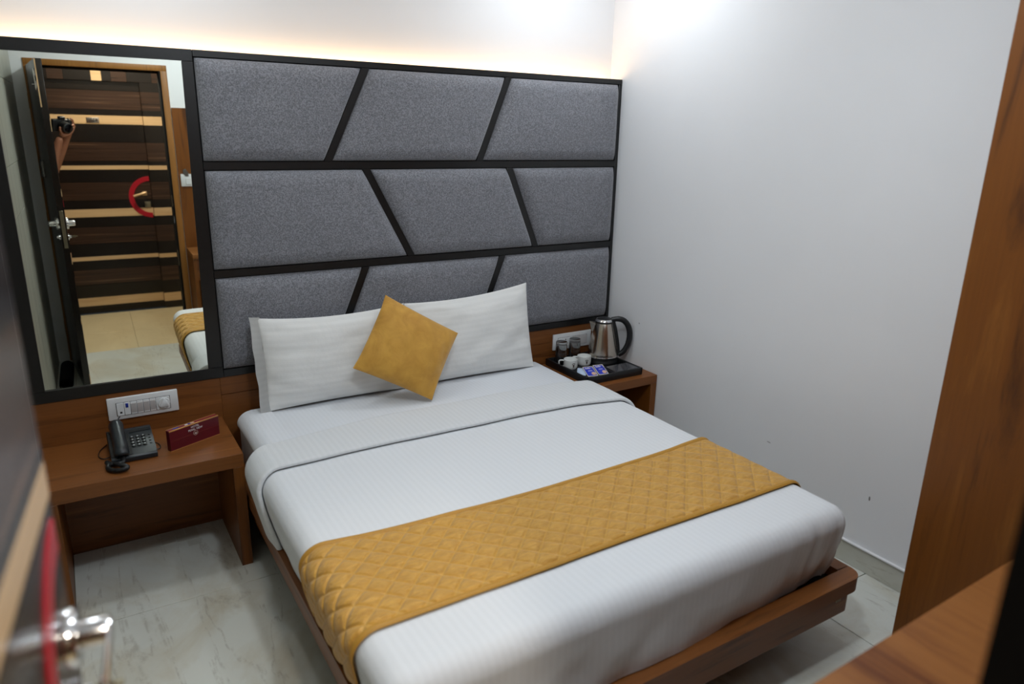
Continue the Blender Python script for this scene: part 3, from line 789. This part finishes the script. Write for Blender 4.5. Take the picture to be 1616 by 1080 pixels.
obj('label_strip', to_face(box(nb(), -.006, .070, .048, .066, -.001, .0012), shift(0, 0, topz(0)) @ Matrix.Rotation(sl, 4, 'X')), m_black_pl, ph, local=True)
for r in range(4):
    for c_ in range(3):
        k = nb(); lathe(k, [(0, .0), (.0082, 0), (.0074, .004), (0, .0045)], 0, 0, 0, 12)
        x, y = .000 + c_ * .0195, .012 - r * .0185
        to_face(k, shift(x, y, topz(y) - .0002) @ Matrix.Rotation(sl, 4, 'X')); kk = obj('keypad_button', k, m_black_pl, ph, local=True)
        d_ = nb(); lathe(d_, [(0, 0), (.0030, 0), (.0030, .0008), (0, .0008)], 0, 0, 0, 10); to_face(d_, shift(x, y, topz(y) + .0042) @ Matrix.Rotation(sl, 4, 'X'))
        obj('button_print', d_, m_key, kk, local=True)
    y = .012 - r * .0185
    obj('side_button', to_face(box(nb(), -.004, .004, -.0025, .0025, 0, .003, .0008, 1), shift(.060, y, topz(y) - .0005) @ Matrix.Rotation(sl, 4, 'X')), m_black_pl, ph, local=True)
obj('side_button', to_face(box(nb(), -.004, .004, -.0025, .0025, 0, .003, .0008, 1), shift(-.0155, -.0435, topz(-.0435) - .0005) @ Matrix.Rotation(sl, 4, 'X')), m_black_pl, ph, local=True)
# coiled cord
path = spline([(-.044, -.106, .022), (-.045, -.118, .010), (-.06, -.121, .008), (-.083, -.118, .008), (-.098, -.095, .010), (-.095, -.12, .009), (-.098, -.150, .008), (-.08, -.178, .008), (-.055, -.188, .009), (-.038, -.183, .012), (-.044, -.172, .016), (-.058, -.160, .016), (-.068, -.138, .015), (-.072, -.128, .012)], 56)
coil = []
for i, p in enumerate(path):
    tg_ = (path[min(i + 1, len(path) - 1)] - path[max(i - 1, 0)]).normalized()
    u = tg_.cross(Vector((0, 0, 1))).normalized(); w = u.cross(tg_)
    coil.append(p + (u * cos(i * .72) + w * sin(i * .72)) * .0066)
cb = nb(); tube(cb, [p + Vector((0, 0, .0035)) for p in coil], .0023, 5); obj('coil_cord', cb, m_black_pl, ph, local=True)
lc = nb(); tube(lc, spline([(-.040, .100, .03), (-.035, .150, .05), (-.030, .175, .075), (-.0235, .1815, .0838)], 8), .0022, 6)
obj('line_cord', lc, m_black_pl, ph, local=True); lc = nb()
tube(lc, spline([(-.083, -.03, .006), (-.105, -.035, .004), (-.120, .0, .003), (-.112, .055, .003), (-.085, .098, .006)], 8), .002, 6)
obj('line_cord', lc, m_black_pl, ph, local=True); lc = nb()
tube(lc, spline([(.074, .03, .006), (.088, .02, .004), (.094, -.01, .003), (.088, -.035, .003), (.074, -.04, .006)], 8), .002, 6)
obj('line_cord', lc, m_black_pl, ph, local=True)

# ------------------------------------------------------------------ maroon hotel card box
th_ = radians(24.6); BX = Vector((-2.2975, -.221, NZ1))
tb = thing('tent_card', 'maroon hotel card box with gold edges beside the telephone', 'sign', BX, th_)
L2 = .108
obj('card_body', box(nb(), -L2, L2, -.0115, .0115, 0, .084, .0008, 1), m_maroon, tb, local=True)
obj('top_strip', box(nb(), -L2 + .002, L2 - .002, -.0075, .0075, .0838, .0848), m_maroon_top, tb, local=True)
ge = nb(); box(ge, -L2, L2, -.0125, -.0085, .080, .0852, .001, 1); obj('gold_edge_or_sheen', ge, m_gold, tb, local=True)
ge = nb(); box(ge, -L2, L2, .0085, .0120, .0832, .0852); obj('gold_edge_or_sheen', ge, m_gold, tb, local=True)
ge = nb(); box(ge, -L2, L2, -.0122, -.009, 0.0, .0016); obj('gold_edge_or_sheen', ge, m_gold, tb, local=True)
ge = nb(); box(ge, -L2 + .002, L2 - .002, -.0118, -.011, .040, .0415); obj('gold_edge_or_sheen', ge, plain('painted bronze sheen', (112, 44, 34), .4), tb, local=True)  # not an edge: reflection band on the card front, painted as a bronze line
for tx, sz, zz_ in (('HOTEL', .0115, .0715), ('PEARL VIEW', .0115, .0595)):
    tm = text_mesh(tx, sz); to_face(tm, shift(.002, -.0121, zz_) @ FACE_NEG_Y); obj('lettering', tm, m_white_print, tb, local=True, smooth=0)
em = obj('emblem', ring_bm(.002, .0435, .0088, .0102, -.0124, -.0115, 0, 2 * pi, 28), m_pale_gold, tb, local=True)
pe = nb()
for k in range(5):
    a = pi * (.1 + .2 * k); prism(pe, [(.002, .0395), (.002 + .0072 * cos(a + .16), .0395 + .0072 * sin(a + .16)), (.002 + .0082 * cos(a), .0395 + .0082 * sin(a)), (.002 + .0072 * cos(a - .16), .0395 + .0072 * sin(a - .16))], 1, -.0122, -.0115)
obj('emblem_shell', pe, m_pale_gold, em, local=True)
pe = nb(); lathe(pe, [(0, .001), (.0022, .0005), (.0026, 0)], 0, 0, 0, 12); to_face(pe, shift(.002, -.0122, .0405) @ Matrix.Rotation(radians(90), 4, 'X')); obj('emblem_pearl', pe, m_white_print, em, local=True)
for x0, x1, m in ((-.034, -.022, m_white_print), (-.022, -.010, m_blue), (-.010, .006, m_beige), (-.085, -.060, m_blue)):
    obj('top_print', box(nb(), x0, x1, -.005, .005, .0846, .0851), m, tb, local=True)

# ------------------------------------------------------------------ tea tray and what stands on it
TX0, TX1, TY0, TY1 = -.445, -.072, -.402, -.018
ty = thing('tray', 'black serving tray with a glossy front compartment on the corner nightstand', 'tray', ((TX0 + TX1) / 2, (TY0 + TY1) / 2, NZ2))
FZT = NZ2 + .010
tb_ = nb(); box(tb_, TX0, TX1, TY0, TY1, NZ2, FZT, .002, 1); obj('tray_floor', tb_, m_black_pl, ty)
rm = nb(); TT = NZ2 + .039
box(rm, TX0, TX1, TY0, TY0 + .012, FZT - .002, TT, .002, 2); box(rm, TX0, TX1, TY1 - .012, TY1, FZT - .002, TT, .002, 2)
box(rm, TX0, TX0 + .012, TY0, TY1, FZT - .002, TT, .002, 2); box(rm, TX1 - .012, TX1, TY0, TY1, FZT - .002, TT, .002, 2)
obj('tray_rim', rm, m_black_pl, ty)
cp = obj('compartment', box(nb(), -.245, TX1 - .012, TY0 + .012, -.285, FZT, TT - .004, .002, 1), m_black_pl, ty)
obj('glossy_lid', box(nb(), -.240, TX1 - .016, TY0 + .016, -.290, TT - .004, TT - .001, .0008, 1), plain('smoked gloss lid', (74, 74, 78), .10, var=.05), cp)
# kettle
KZ = FZT
kt = thing('kettle', 'stainless steel electric kettle with black handle on the tray', 'kettle', (-.143, -.142, KZ), radians(-34))
kb = nb(); lathe(kb, [(0, 0), (.086, 0), (.0875, .005), (.0865, .016), (.0835, .020), (.0835, .037), (0, .037)]); obj('power_base', kb, m_black_pl, kt, local=True)
kb = nb(); lathe(kb, [(0, .038), (.081, .038), (.0845, .041), (.0848, .046), (.0825, .064), (.0765, .100), (.068, .145), (.0585, .190), (.050, .222), (.046, .232), (.0, .232)], seg=48); obj('body', kb, m_steel, kt, local=True, smooth=50)
kb = nb(); lathe(kb, [(.0848, .038), (.0858, .040), (.0858, .044), (.0846, .046)], seg=48); obj('foot_ring', kb, m_chrome, kt, local=True)
kb = nb(); lathe(kb, [(0, .230), (.049, .230), (.050, .236), (.047, .246), (.038, .254), (.02, .259), (0, .260)]); kb_ = obj('lid', kb, m_black_pl, kt, local=True, smooth=50)
kb = nb(); lathe(kb, [(.0485, .238), (.0505, .240), (.048, .246), (.043, .2515), (.041, .250)]); obj('lid_ring', kb, m_chrome, kb_, local=True)
hd = nb()
tube(hd, spline([(.040, 0, .246), (.075, 0, .252), (.108, 0, .243), (.134, 0, .212), (.146, 0, .165), (.140, 0, .112), (.118, 0, .066), (.088, 0, .044)], 6), [.015] * 6 + [.016] * 12 + [.0165] * 12 + [.0155] * 12 + [.015], 12, 1.0)
obj('handle', hd, m_black_pl, kt, local=True, smooth=60)
hd = nb(); tube(hd, [(.047, 0, .236), (.060, 0, .190), (.0695, 0, .145), (.078, 0, .10), (.083, 0, .06), (.0855, 0, .042)], [.012, .013, .013, .013, .013, .012], 10, 1.3); obj('handle_mount', hd, m_black_pl, kt, local=True)
sp = nb()
A_ = [(-.050, .020, .205), (-.054, -.020, .205), (-.066, 0, .165)]
v0 = [sp.verts.new(p) for p in ((-.047, .021, .228), (-.083, .007, .236), (-.083, -.007, .236), (-.047, -.021, .228), (-.060, 0, .150))]
for q in ((0, 1, 4), (1, 2, 4), (2, 3, 4), (0, 3, 4), (0, 3, 2, 1)): sp.faces.new([v0[i] for i in q])
bmesh.ops.bevel(sp, geom=sp.edges[:], offset=.003, segments=2, affect='EDGES'); obj('spout', sp, m_steel, kt, local=True)
mk = nb()
for i in range(7): box(mk, -.018 + i * .005, -.0152 + i * .005, -.0866, -.0800, .0545, .0575)
mk2 = obj('printed_mark', mk, m_ink_dk, kt, local=True)
mk2.rotation_euler = (0, 0, radians(6))
kc = nb(); tube(kc, spline([(-.05, .065, .008), (-.07, .072, .004), (-.095, .06, .004), (-.11, .045, .004)], 5), .003, 6)
obj('power_cord', kc, m_black_pl, kt, local=True)
# cups
def cup(loc, rot, label):
    c = thing('cup', label, 'cup', loc, rot, 'white cups on the tea tray')
    b = nb(); lathe(b, [(0, 0), (.031, 0), (.034, .002), (.0378, .010), (.0390, .022), (.0392, .053), (.0376, .0535), (.0368, .049), (.0362, .024), (.033, .010), (.026, .005), (0, .005)], seg=32); obj('cup_body', b, m_ceramic, c, local=True, smooth=50)
    h = nb(); tube(h, spline([(-.037, 0, .0445), (-.050, 0, .0455), (-.061, 0, .044), (-.064, 0, .037), (-.0635, 0, .022), (-.060, 0, .0145), (-.048, 0, .012), (-.036, 0, .012)], 5), .0042, 8, 1.2); obj('cup_handle', h, m_ceramic, c, local=True, smooth=60)
    return c
def cup_print(c, a0):
    b = nb()
    for k in range(-3, 4):
        a = a0 + k * .065; r = .0391; z = .0365 - abs(k) * .0011
        p = Vector((r * cos(a), r * sin(a), z)); box(b, p.x - .0012, p.x + .0012, p.y - .0012, p.y + .0012, z, z + .0035)
    o1 = obj('cup_print', b, m_ink_dk, c, local=True, smooth=0)
    b = nb(); r = .0390
    for k in range(-2, 3):
        for z0, z1, w in ((.0255, .0305, 3), (.020, .0262, 2), (.016, .0205, 1.2)):
            if abs(k) < w - .1:
                a = a0 + k * .05; box(b, r * cos(a) - .0012, r * cos(a) + .0012, r * sin(a) - .0012, r * sin(a) + .0012, z0, z1)
    obj('cup_print', b, m_ink, c, local=True, smooth=0)
c1 = cup((-.372, -.154, FZT), radians(-30), 'white cup nearer the bed on the black tray'); cup_print(c1, radians(-72))
c2 = cup((-.268, -.138, FZT), radians(-30), 'white cup beside the kettle on the black tray'); cup_print(c2, radians(-74))
def glass(loc, label):
    b = nb(); lathe(b, [(.0350, 0), (.0310, .118), (.0305, .131), (0, .131)], seg=28)
    lathe(b, [(.0334, 0), (.0290, .112), (0, .112)], seg=28)
    R0 = [v for v in b.verts if abs(v.co.z) < 1e-6]
    bmesh.ops.bridge_loops(b, edges=[e for e in b.edges if all(abs(v.co.z) < 1e-6 for v in e.verts)])
    bmesh.ops.translate(b, vec=loc, verts=b.verts)
    o = obj('tumbler', b, m_glass, smooth=40); tag(o, label, 'glass', 'upturned tumblers on the tea tray'); return o
glass((-.376, -.068, FZT), 'upturned clear tumbler behind the cups, farther from the kettle')
glass((-.276, -.056, FZT), 'upturned clear tumbler behind the cups, nearer the kettle')
# sachets leaning on one another
def sachet(loc, rz, tilt, w, h, label, kind):
    s = thing('sachet', label, 'sachet', loc, rz, 'drink sachets on the tea tray')
    R_ = Matrix.Rotation(radians(tilt), 4, 'X')
    def pf(bm): return to_face(bm, R_)
    b = nb()
    def f(i, j):
        u, v_ = -1 + 2 * i / 10, -1 + 2 * j / 12
        return (u * w / 2, (v_ + 1) * h / 2, .0045 * (1 - u ** 4) * (1 - v_ ** 4))
    grid(b, 11, 13, f); 
    def f2(i, j): x, y, z = f(i, j); return (x, y, -z * .6)
    grid(b, 11, 13, f2); bmesh.ops.remove_doubles(b, verts=b.verts, dist=.0003)
    obj('packet', pf(b), m_sachet if kind else m_sachet_w, s, local=True, smooth=60)
    if kind:
        e = nb()
        for x0, x1, y0, y1 in ((-w / 2 - .0005, -w / 2 + .003, 0, h), (w / 2 - .004, w / 2 + .0005, 0, h), (-w / 2, w / 2, -.0005, .006), (-w / 2, w / 2, h - .004, h)):
            box(e, x0, x1, y0, y1, -.0006, .0012)
        obj('crimped_edge', pf(e), m_sachet_e, s, local=True, smooth=0)
        p = nb(); lathe(p, [(0, .0052), (.011, .0048), (.014, .003), (.014, .0)], .010, .021, 0, 18); obj('cup_picture', pf(p), m_beige, s, local=True)
        p = nb()
        for k, (dx, hh) in enumerate(((-.019, .013), (-.013, .009), (-.007, .010), (-.001, .014), (.005, .009))): box(p, dx - .0019, dx + .0019, h * .70, h * .70 + hh, .003, .0052)
        for k in range(4): box(p, -.012 + k * .006, -.008 + k * .006, h * .47, h * .47 + .006, .003, .0052)
        obj('printed_mark', pf(p), m_white_print, s, local=True, smooth=0)
    return s
sachet((-.352, -.332, FZT + .004), radians(-14), 17, .058, .088, 'blue drink sachet with a cup picture nearer the bed', 1)
sachet((-.283, -.336, FZT + .004), radians(-12), 18, .058, .088, 'blue drink sachet with a cup picture nearer the glossy lid', 1)
sachet((-.398, -.288, FZT + .004), radians(-40), 14, .050, .070, 'pale bluish sachet lying beside the blue sachets', 0)

# ------------------------------------------------------------------ wardrobe and writing table by the door
wd = thing('wardrobe', 'tall brown wooden wardrobe standing against the right wall', 'wardrobe', (-.22, -2.3, 0))
WX = -.437
obj('carcass', box(nb(), WX + .019, -.014, -2.50, -2.104, 0, 2.60, .001, 1), m_wood_z, wd)
obj('wardrobe_door', box(nb(), WX, WX + .018, -2.50, -2.104, .004, 2.60, .0012, 1), m_wood_z, wd)
tw = thing('writing_table', 'brown wooden writing table along the wall right of the door', 'table', (-1.0, -2.74, 0))
m_table = wood('table walnut laminate', 1, (104, 56, 26), (148, 94, 46), (170, 115, 62), seed=7, streak=8)
tt = nb()
prism(tt, [(DR + .05, YD + .017), (-.004, YD + .017), (-.004, -2.512), (-.42, -2.526), (-1.30, -2.5445), (DR + .05, -2.558)], 2, .765, .800, .0015, 1)
obj('table_top', tt, m_table, tw)
obj('side_panel', box(nb(), DR + .05, DR + .075, YD + .017, -2.562, 0, .7645), m_wood_z, tw)
obj('side_panel', box(nb(), -.03, -.005, YD + .017, -2.53, 0, .7645), m_wood_z, tw)
obj('front_apron', box(nb(), DR + .076, -.031, -2.60, -2.58, .60, .7645), m_wood_x, tw)
# switch with key card holder on the panel beside the door
sw = thing('light_switch', 'white wall switch with a hanging key tag beside the door', 'switch', (-1.90, YD + .017, 1.265))
obj('plate', box(nb(), -1.925, -1.845, YD + .016, YD + .027, 1.268, 1.36, .003, 2), m_white_pl, sw)
obj('rocker', box(nb(), -1.892, -1.857, YD + .026, YD + .033, 1.282, 1.33, .002, 1), m_white_pl, sw)
kx = nb(); prism(kx, [(-1.905, 1.392), (-1.885, 1.40), (-1.868, 1.37), (-1.868, 1.345), (-1.888, 1.345), (-1.905, 1.365)], 1, YD + .028, YD + .031); obj('key_tag', kx, m_steel, sw)

# rolled mat on the floor behind the open door
rm_ = nb()
n = 60; pts = []
for k in range(n + 1):
    a = k / n * 2 * pi * 2.6; r = .016 + .030 * k / n; pts.append((r * cos(a), r * sin(a)))
pr = [[rm_.verts.new((-2.825 + x, y, .047 + z)) for x, z in pts] for y in (-2.20, -2.62)]
for k in range(n): rm_.faces.new((pr[0][k], pr[0][k + 1], pr[1][k + 1], pr[1][k]))
bmesh.ops.solidify(rm_, geom=rm_.faces[:], thickness=.003)
mat_ = obj('rolled_mat', rm_, m_rubber); tag(mat_, 'rolled black rubber mat on the floor behind the open door', 'mat')

# ------------------------------------------------------------------ ceiling fittings
names = ['round ceiling downlight nearest the open door', 'round ceiling downlight in front of the wardrobe', 'round ceiling downlight above the telephone nightstand', 'round ceiling downlight above the kettle corner']
for (x, y), nm in zip(DOWN, names):
    t_ = thing('ceiling_downlight', nm, 'ceiling light', (x, y, ZC - .03), 0, 'ceiling downlights')
    b = nb(); lathe(b, [(.085, .03), (.095, .0), (.088, -.004), (.080, .0)], 0, 0, 0, 32); obj('trim_ring', b, m_white_pl, t_, local=True)
    b = nb(); lathe(b, [(0, .004), (.081, .004), (.081, .03), (0, .03)], 0, 0, 0, 32); obj('diffuser', b, m_emit, t_, local=True)
t_ = thing('ceiling_downlight', 'round warm downlight in the corridor ceiling outside the door', 'ceiling light', (-2.2, -3.75, ZC - .13))
b = nb(); lathe(b, [(.085, .03), (.095, .0), (.088, -.004), (.080, .0)], 0, 0, 0, 32); obj('trim_ring', b, m_white_pl, t_, local=True)
b = nb(); lathe(b, [(0, .004), (.081, .004), (.081, .03), (0, .03)], 0, 0, 0, 32); obj('diffuser', b, m_emit_c, t_, local=True)

# ------------------------------------------------------------------ photographer in the corridor, seen in the mirror
cz_ = CAM - fwd * .035 + Vector((.028, -.02, -.062))
cmr = thing('photo_camera', 'black camera held up by the photographer in the doorway', 'camera', cz_)
RM = Matrix((( rgt.x, -fwd.x, upv.x, 0), (rgt.y, -fwd.y, upv.y, 0), (rgt.z, -fwd.z, upv.z, 0), (0, 0, 0, 1)))   # local x right, -y forward, z up
def cpart(name, bm, mat): return obj(name, to_face(bm, RM), mat, cmr, local=True)
b = nb(); box(b, -.066, .066, .075, .105, -.045, .042, .006, 2); box(b, .040, .066, .060, .078, -.042, .036, .006, 2); box(b, -.022, .022, .072, .1, .040, .062, .005, 2); cpart('camera_body', b, m_black_pl)
b = nb(); lathe(b, [(0, .0), (.030, .0), (.036, -.004), (.037, -.02), (.035, -.05), (.033, -.08), (0, -.08)], seg=32); to_face(b, Matrix.Rotation(radians(90), 4, 'X')); cpart('lens_barrel', b, m_black_pl)
b = nb(); lathe(b, [(0, .003), (.015, .002), (.028, .0005), (.028, -.001), (0, -.001)], seg=32); to_face(b, Matrix.Rotation(radians(90), 4, 'X')); cpart('lens_glass', b, m_lens)
b = nb(); lathe(b, [(0, 0), (.007, 0), (.007, .006), (0, .006)], .050, .085, .042, 14); cpart('shutter_button', b, m_chrome)

def cw(x, y, z): return cz_ + RM.to_3x3() @ Vector((x, y, z))
person = thing('person', 'person in dark clothes holding up a camera in the corridor', 'person', (-2.98, -3.62, 0))
def skin(name, nodes, edges, mat, parent, levels=2):
    me = bpy.data.meshes.new(name)
    me.from_pydata([tuple(Vector(p) - wloc(parent)) for p, r in nodes], edges, [])
    o = bpy.data.objects.new(name, me); COL.objects.link(o); o.parent = parent
    md = o.modifiers.new('skin', 'SKIN'); md.use_smooth_shade = True
    for v_, (p, r) in zip(me.skin_vertices[0].data, nodes):
        v_.radius = r if isinstance(r, tuple) else (r, r)
    me.skin_vertices[0].data[0].use_root = True
    sm = o.modifiers.new('smooth', 'SUBSURF'); sm.levels = levels; sm.render_levels = levels
    me.materials.append(mat)
    return o
lw = cw(-.030, .050, -.075); rw = cw(.085, .125, -.05)
bx, by = -2.97, -3.62
N = [((bx, by, .93), (.15, .11)), ((bx, by, 1.08), (.13, .10)), ((bx + .005, by + .01, 1.26), (.155, .11)), ((bx + .01, by + .015, 1.38), (.13, .085)), ((bx + .015, by + .02, 1.47), .052), ((bx + .025, by + .05, 1.56), (.058, .06)), ((bx + .03, by + .06, 1.645), (.074, .088)), ((bx + .03, by + .055, 1.715), (.06, .07)),
     ((bx + .155, by + .10, 1.385), .052), ((-2.815, -3.36, 1.22), .043), (tuple(Vector((-2.815, -3.36, 1.22)).lerp(lw, .5)), .036), (tuple(lw), .026),
     ((bx - .04, by - .16, 1.385), .052), ((-2.86, -3.66, 1.14), .044), (tuple(Vector((-2.86, -3.66, 1.14)).lerp(rw, .6)), .036), (tuple(rw), .026),
     ((bx + .07, by + .05, .84), .095), ((bx + .08, by + .06, .48), .066), ((bx + .08, by + .05, .09), .042), ((bx + .16, by + .12, .04), (.045, .032)),
     ((bx - .07, by - .05, .84), .095), ((bx - .08, by - .05, .48), .066), ((bx - .08, by - .06, .09), .042), ((bx, by + .01, .04), (.045, .032))]
Ed = [(0, 1), (1, 2), (2, 3), (3, 4), (4, 5), (5, 6), (6, 7), (3, 8), (8, 9), (9, 10), (10, 11), (3, 12), (12, 13), (13, 14), (14, 15), (0, 16), (16, 17), (17, 18), (18, 19), (0, 20), (20, 21), (21, 22), (22, 23)]
body = skin('body', N, Ed, m_skin, person)
def hand(wrist, palm, fingers, thumb):
    nodes = [(tuple(wrist), .024), (tuple(palm), (.034, .018))]; ed = [(0, 1)]
    for f in fingers + [thumb]:
        prev = 1
        for k, p in enumerate(f): nodes.append((tuple(p), .0095 - .001 * k)); ed.append((prev, len(nodes) - 1)); prev = len(nodes) - 1
    return skin('hand', nodes, ed, m_skin, person, 1)
pal = cw(-.006, .040, -.050)
hand(lw, pal, [[cw(.020, .020 + .016 * k, -.050), cw(.043, .018 + .017 * k, -.026), cw(.047 - .001 * k, .018 + .017 * k, .004 + .003 * (k % 2))] for k in range(4)], [cw(-.030, .03, -.045), cw(-.046, .028, -.018), cw(-.044, .026, .006)])
pal2 = cw(.080, .095, -.02)
hand(rw, pal2, [[cw(.077, .070, -.030 + .018 * k), cw(.066, .052, -.030 + .018 * k), cw(.046, .050, -.030 + .018 * k)] for k in range(3)] + [[cw(.078, .075, .03), cw(.068, .07, .046), cw(.056, .078, .052)]], [cw(.070, .115, -.005), cw(.055, .116, .008), cw(.035, .114, .012)])
# clothes and hair, cut from the body's own surface and set off from it
bpy.context.view_layer.update()
bme = bpy.data.meshes.new_from_object(body.evaluated_get(bpy.context.evaluated_depsgraph_get()))
body.modifiers.clear(); body.data = bme
SEG = [(Vector(N[i][0]), Vector(N[j][0]), i, j) for i, j in Ed]
RAD = [(r if not isinstance(r, tuple) else sum(r) / 2) for p, r in N]
PB = wloc(person)
def nearest(p):
    best = None
    for A_, B_, i, j in SEG:
        d_ = B_ - A_; t_ = max(0, min(1, (p - A_).dot(d_) / d_.length_squared))
        q = (p - A_ - d_ * t_).length / (RAD[i] + (RAD[j] - RAD[i]) * t_)
        if best is None or q < best[0]: best = (q, (i, j), t_)
    return best[1], best[2]
def is_shirt(p):
    e, t_ = nearest(p)
    if .96 < p.z < 1.44 and min(hypot(p.x - (bx + .003), (p.y - by - .008)), 9) < .165: return True
    return (e in ((0, 1), (1, 2), (2, 3), (3, 8), (3, 12)) and p.z > .93) or (e in ((8, 9), (12, 13)) and t_ < .62) or (e == (3, 4) and t_ < .35)
def is_trouser(p):
    e, t_ = nearest(p)
    return e in ((0, 16), (16, 17), (0, 20), (20, 21)) or (e in ((17, 18), (21, 22)) and t_ < .96) or (e in ((0, 1),) and p.z <= .97)
def is_shoe(k):
    def f(p):
        e = nearest(p)[0]; return e == k or (p.z < .085 and e[1] == k[0])
    return f
def is_hair(p):
    e, t_ = nearest(p); f_ = (p - Vector((bx + .03, by + .06, 1.66))).dot(Vector((.55, .83, 0)))
    return e in ((5, 6), (6, 7)) and (p.z > 1.70 or (p.z > 1.61 and f_ < .02))
def garment(name, test, off, mat):
    b = nb(); b.from_mesh(bme)
    bmesh.ops.delete(b, geom=[f for f in b.faces if not test(f.calc_center_median() + PB)], context='FACES')
    b.normal_update()
    for v_, n_ in [(v_, v_.normal.copy()) for v_ in b.verts]: v_.co += n_ * off
    left = set(b.verts); best_ = set()
    while left:
        st_ = [left.pop()]; comp = set(st_)
        while st_:
            for e_ in st_.pop().link_edges:
                for w_ in e_.verts:
                    if w_ in left: left.discard(w_); comp.add(w_); st_.append(w_)
        if len(comp) > len(best_): best_ = comp
    bmesh.ops.delete(b, geom=[v_ for v_ in b.verts if v_ not in best_], context='VERTS')
    return obj(name, b, mat, person, local=True, recalc=False, smooth=70)
garment('shirt', is_shirt, .011, m_shirt); garment('trousers', is_trouser, .010, m_trouser); garment('shoe', is_shoe((18, 19)), .013, m_rubber); garment('shoe', is_shoe((22, 23)), .013, m_rubber); garment('hair', is_hair, .010, m_hair)
bme.materials.clear(); bme.materials.append(m_skin)
fd = Vector((.55, .83, 0)); sd = Vector((.83, -.55, 0)); fc = Vector((bx + .03, by + .06, 1.64))
for s in (-1, 1):
    e_ = nb(); bmesh.ops.create_icosphere(e_, subdivisions=2, radius=.011); bmesh.ops.translate(e_, vec=fc + fd * .070 + sd * .03 * s + Vector((0, 0, .015)), verts=e_.verts); obj('eye', e_, m_white_pl, person)
    e_ = nb(); bmesh.ops.create_icosphere(e_, subdivisions=2, radius=.020)
    for v_ in e_.verts: v_.co = Vector((v_.co.x * .5, v_.co.y * .7, v_.co.z * 1.4))
    bmesh.ops.translate(e_, vec=fc + sd * .076 * s - fd * .005, verts=e_.verts); obj('ear', e_, m_skin, person)
ns = nb(); tube(ns, [fc + fd * .082 + Vector((0, 0, .012)), fc + fd * .098 + Vector((0, 0, -.018)), fc + fd * .08 + Vector((0, 0, -.026))], [.007, .013, .008], 10); obj('nose', ns, m_skin, person)
mo = nb(); tube(mo, [fc + fd * .078 - sd * .022 + Vector((0, 0, -.052)), fc + fd * .084 + Vector((0, 0, -.050)), fc + fd * .078 + sd * .022 + Vector((0, 0, -.052))], [.003, .006, .003], 8); obj('mouth', mo, plain('lips', (140, 80, 70), .5), person)
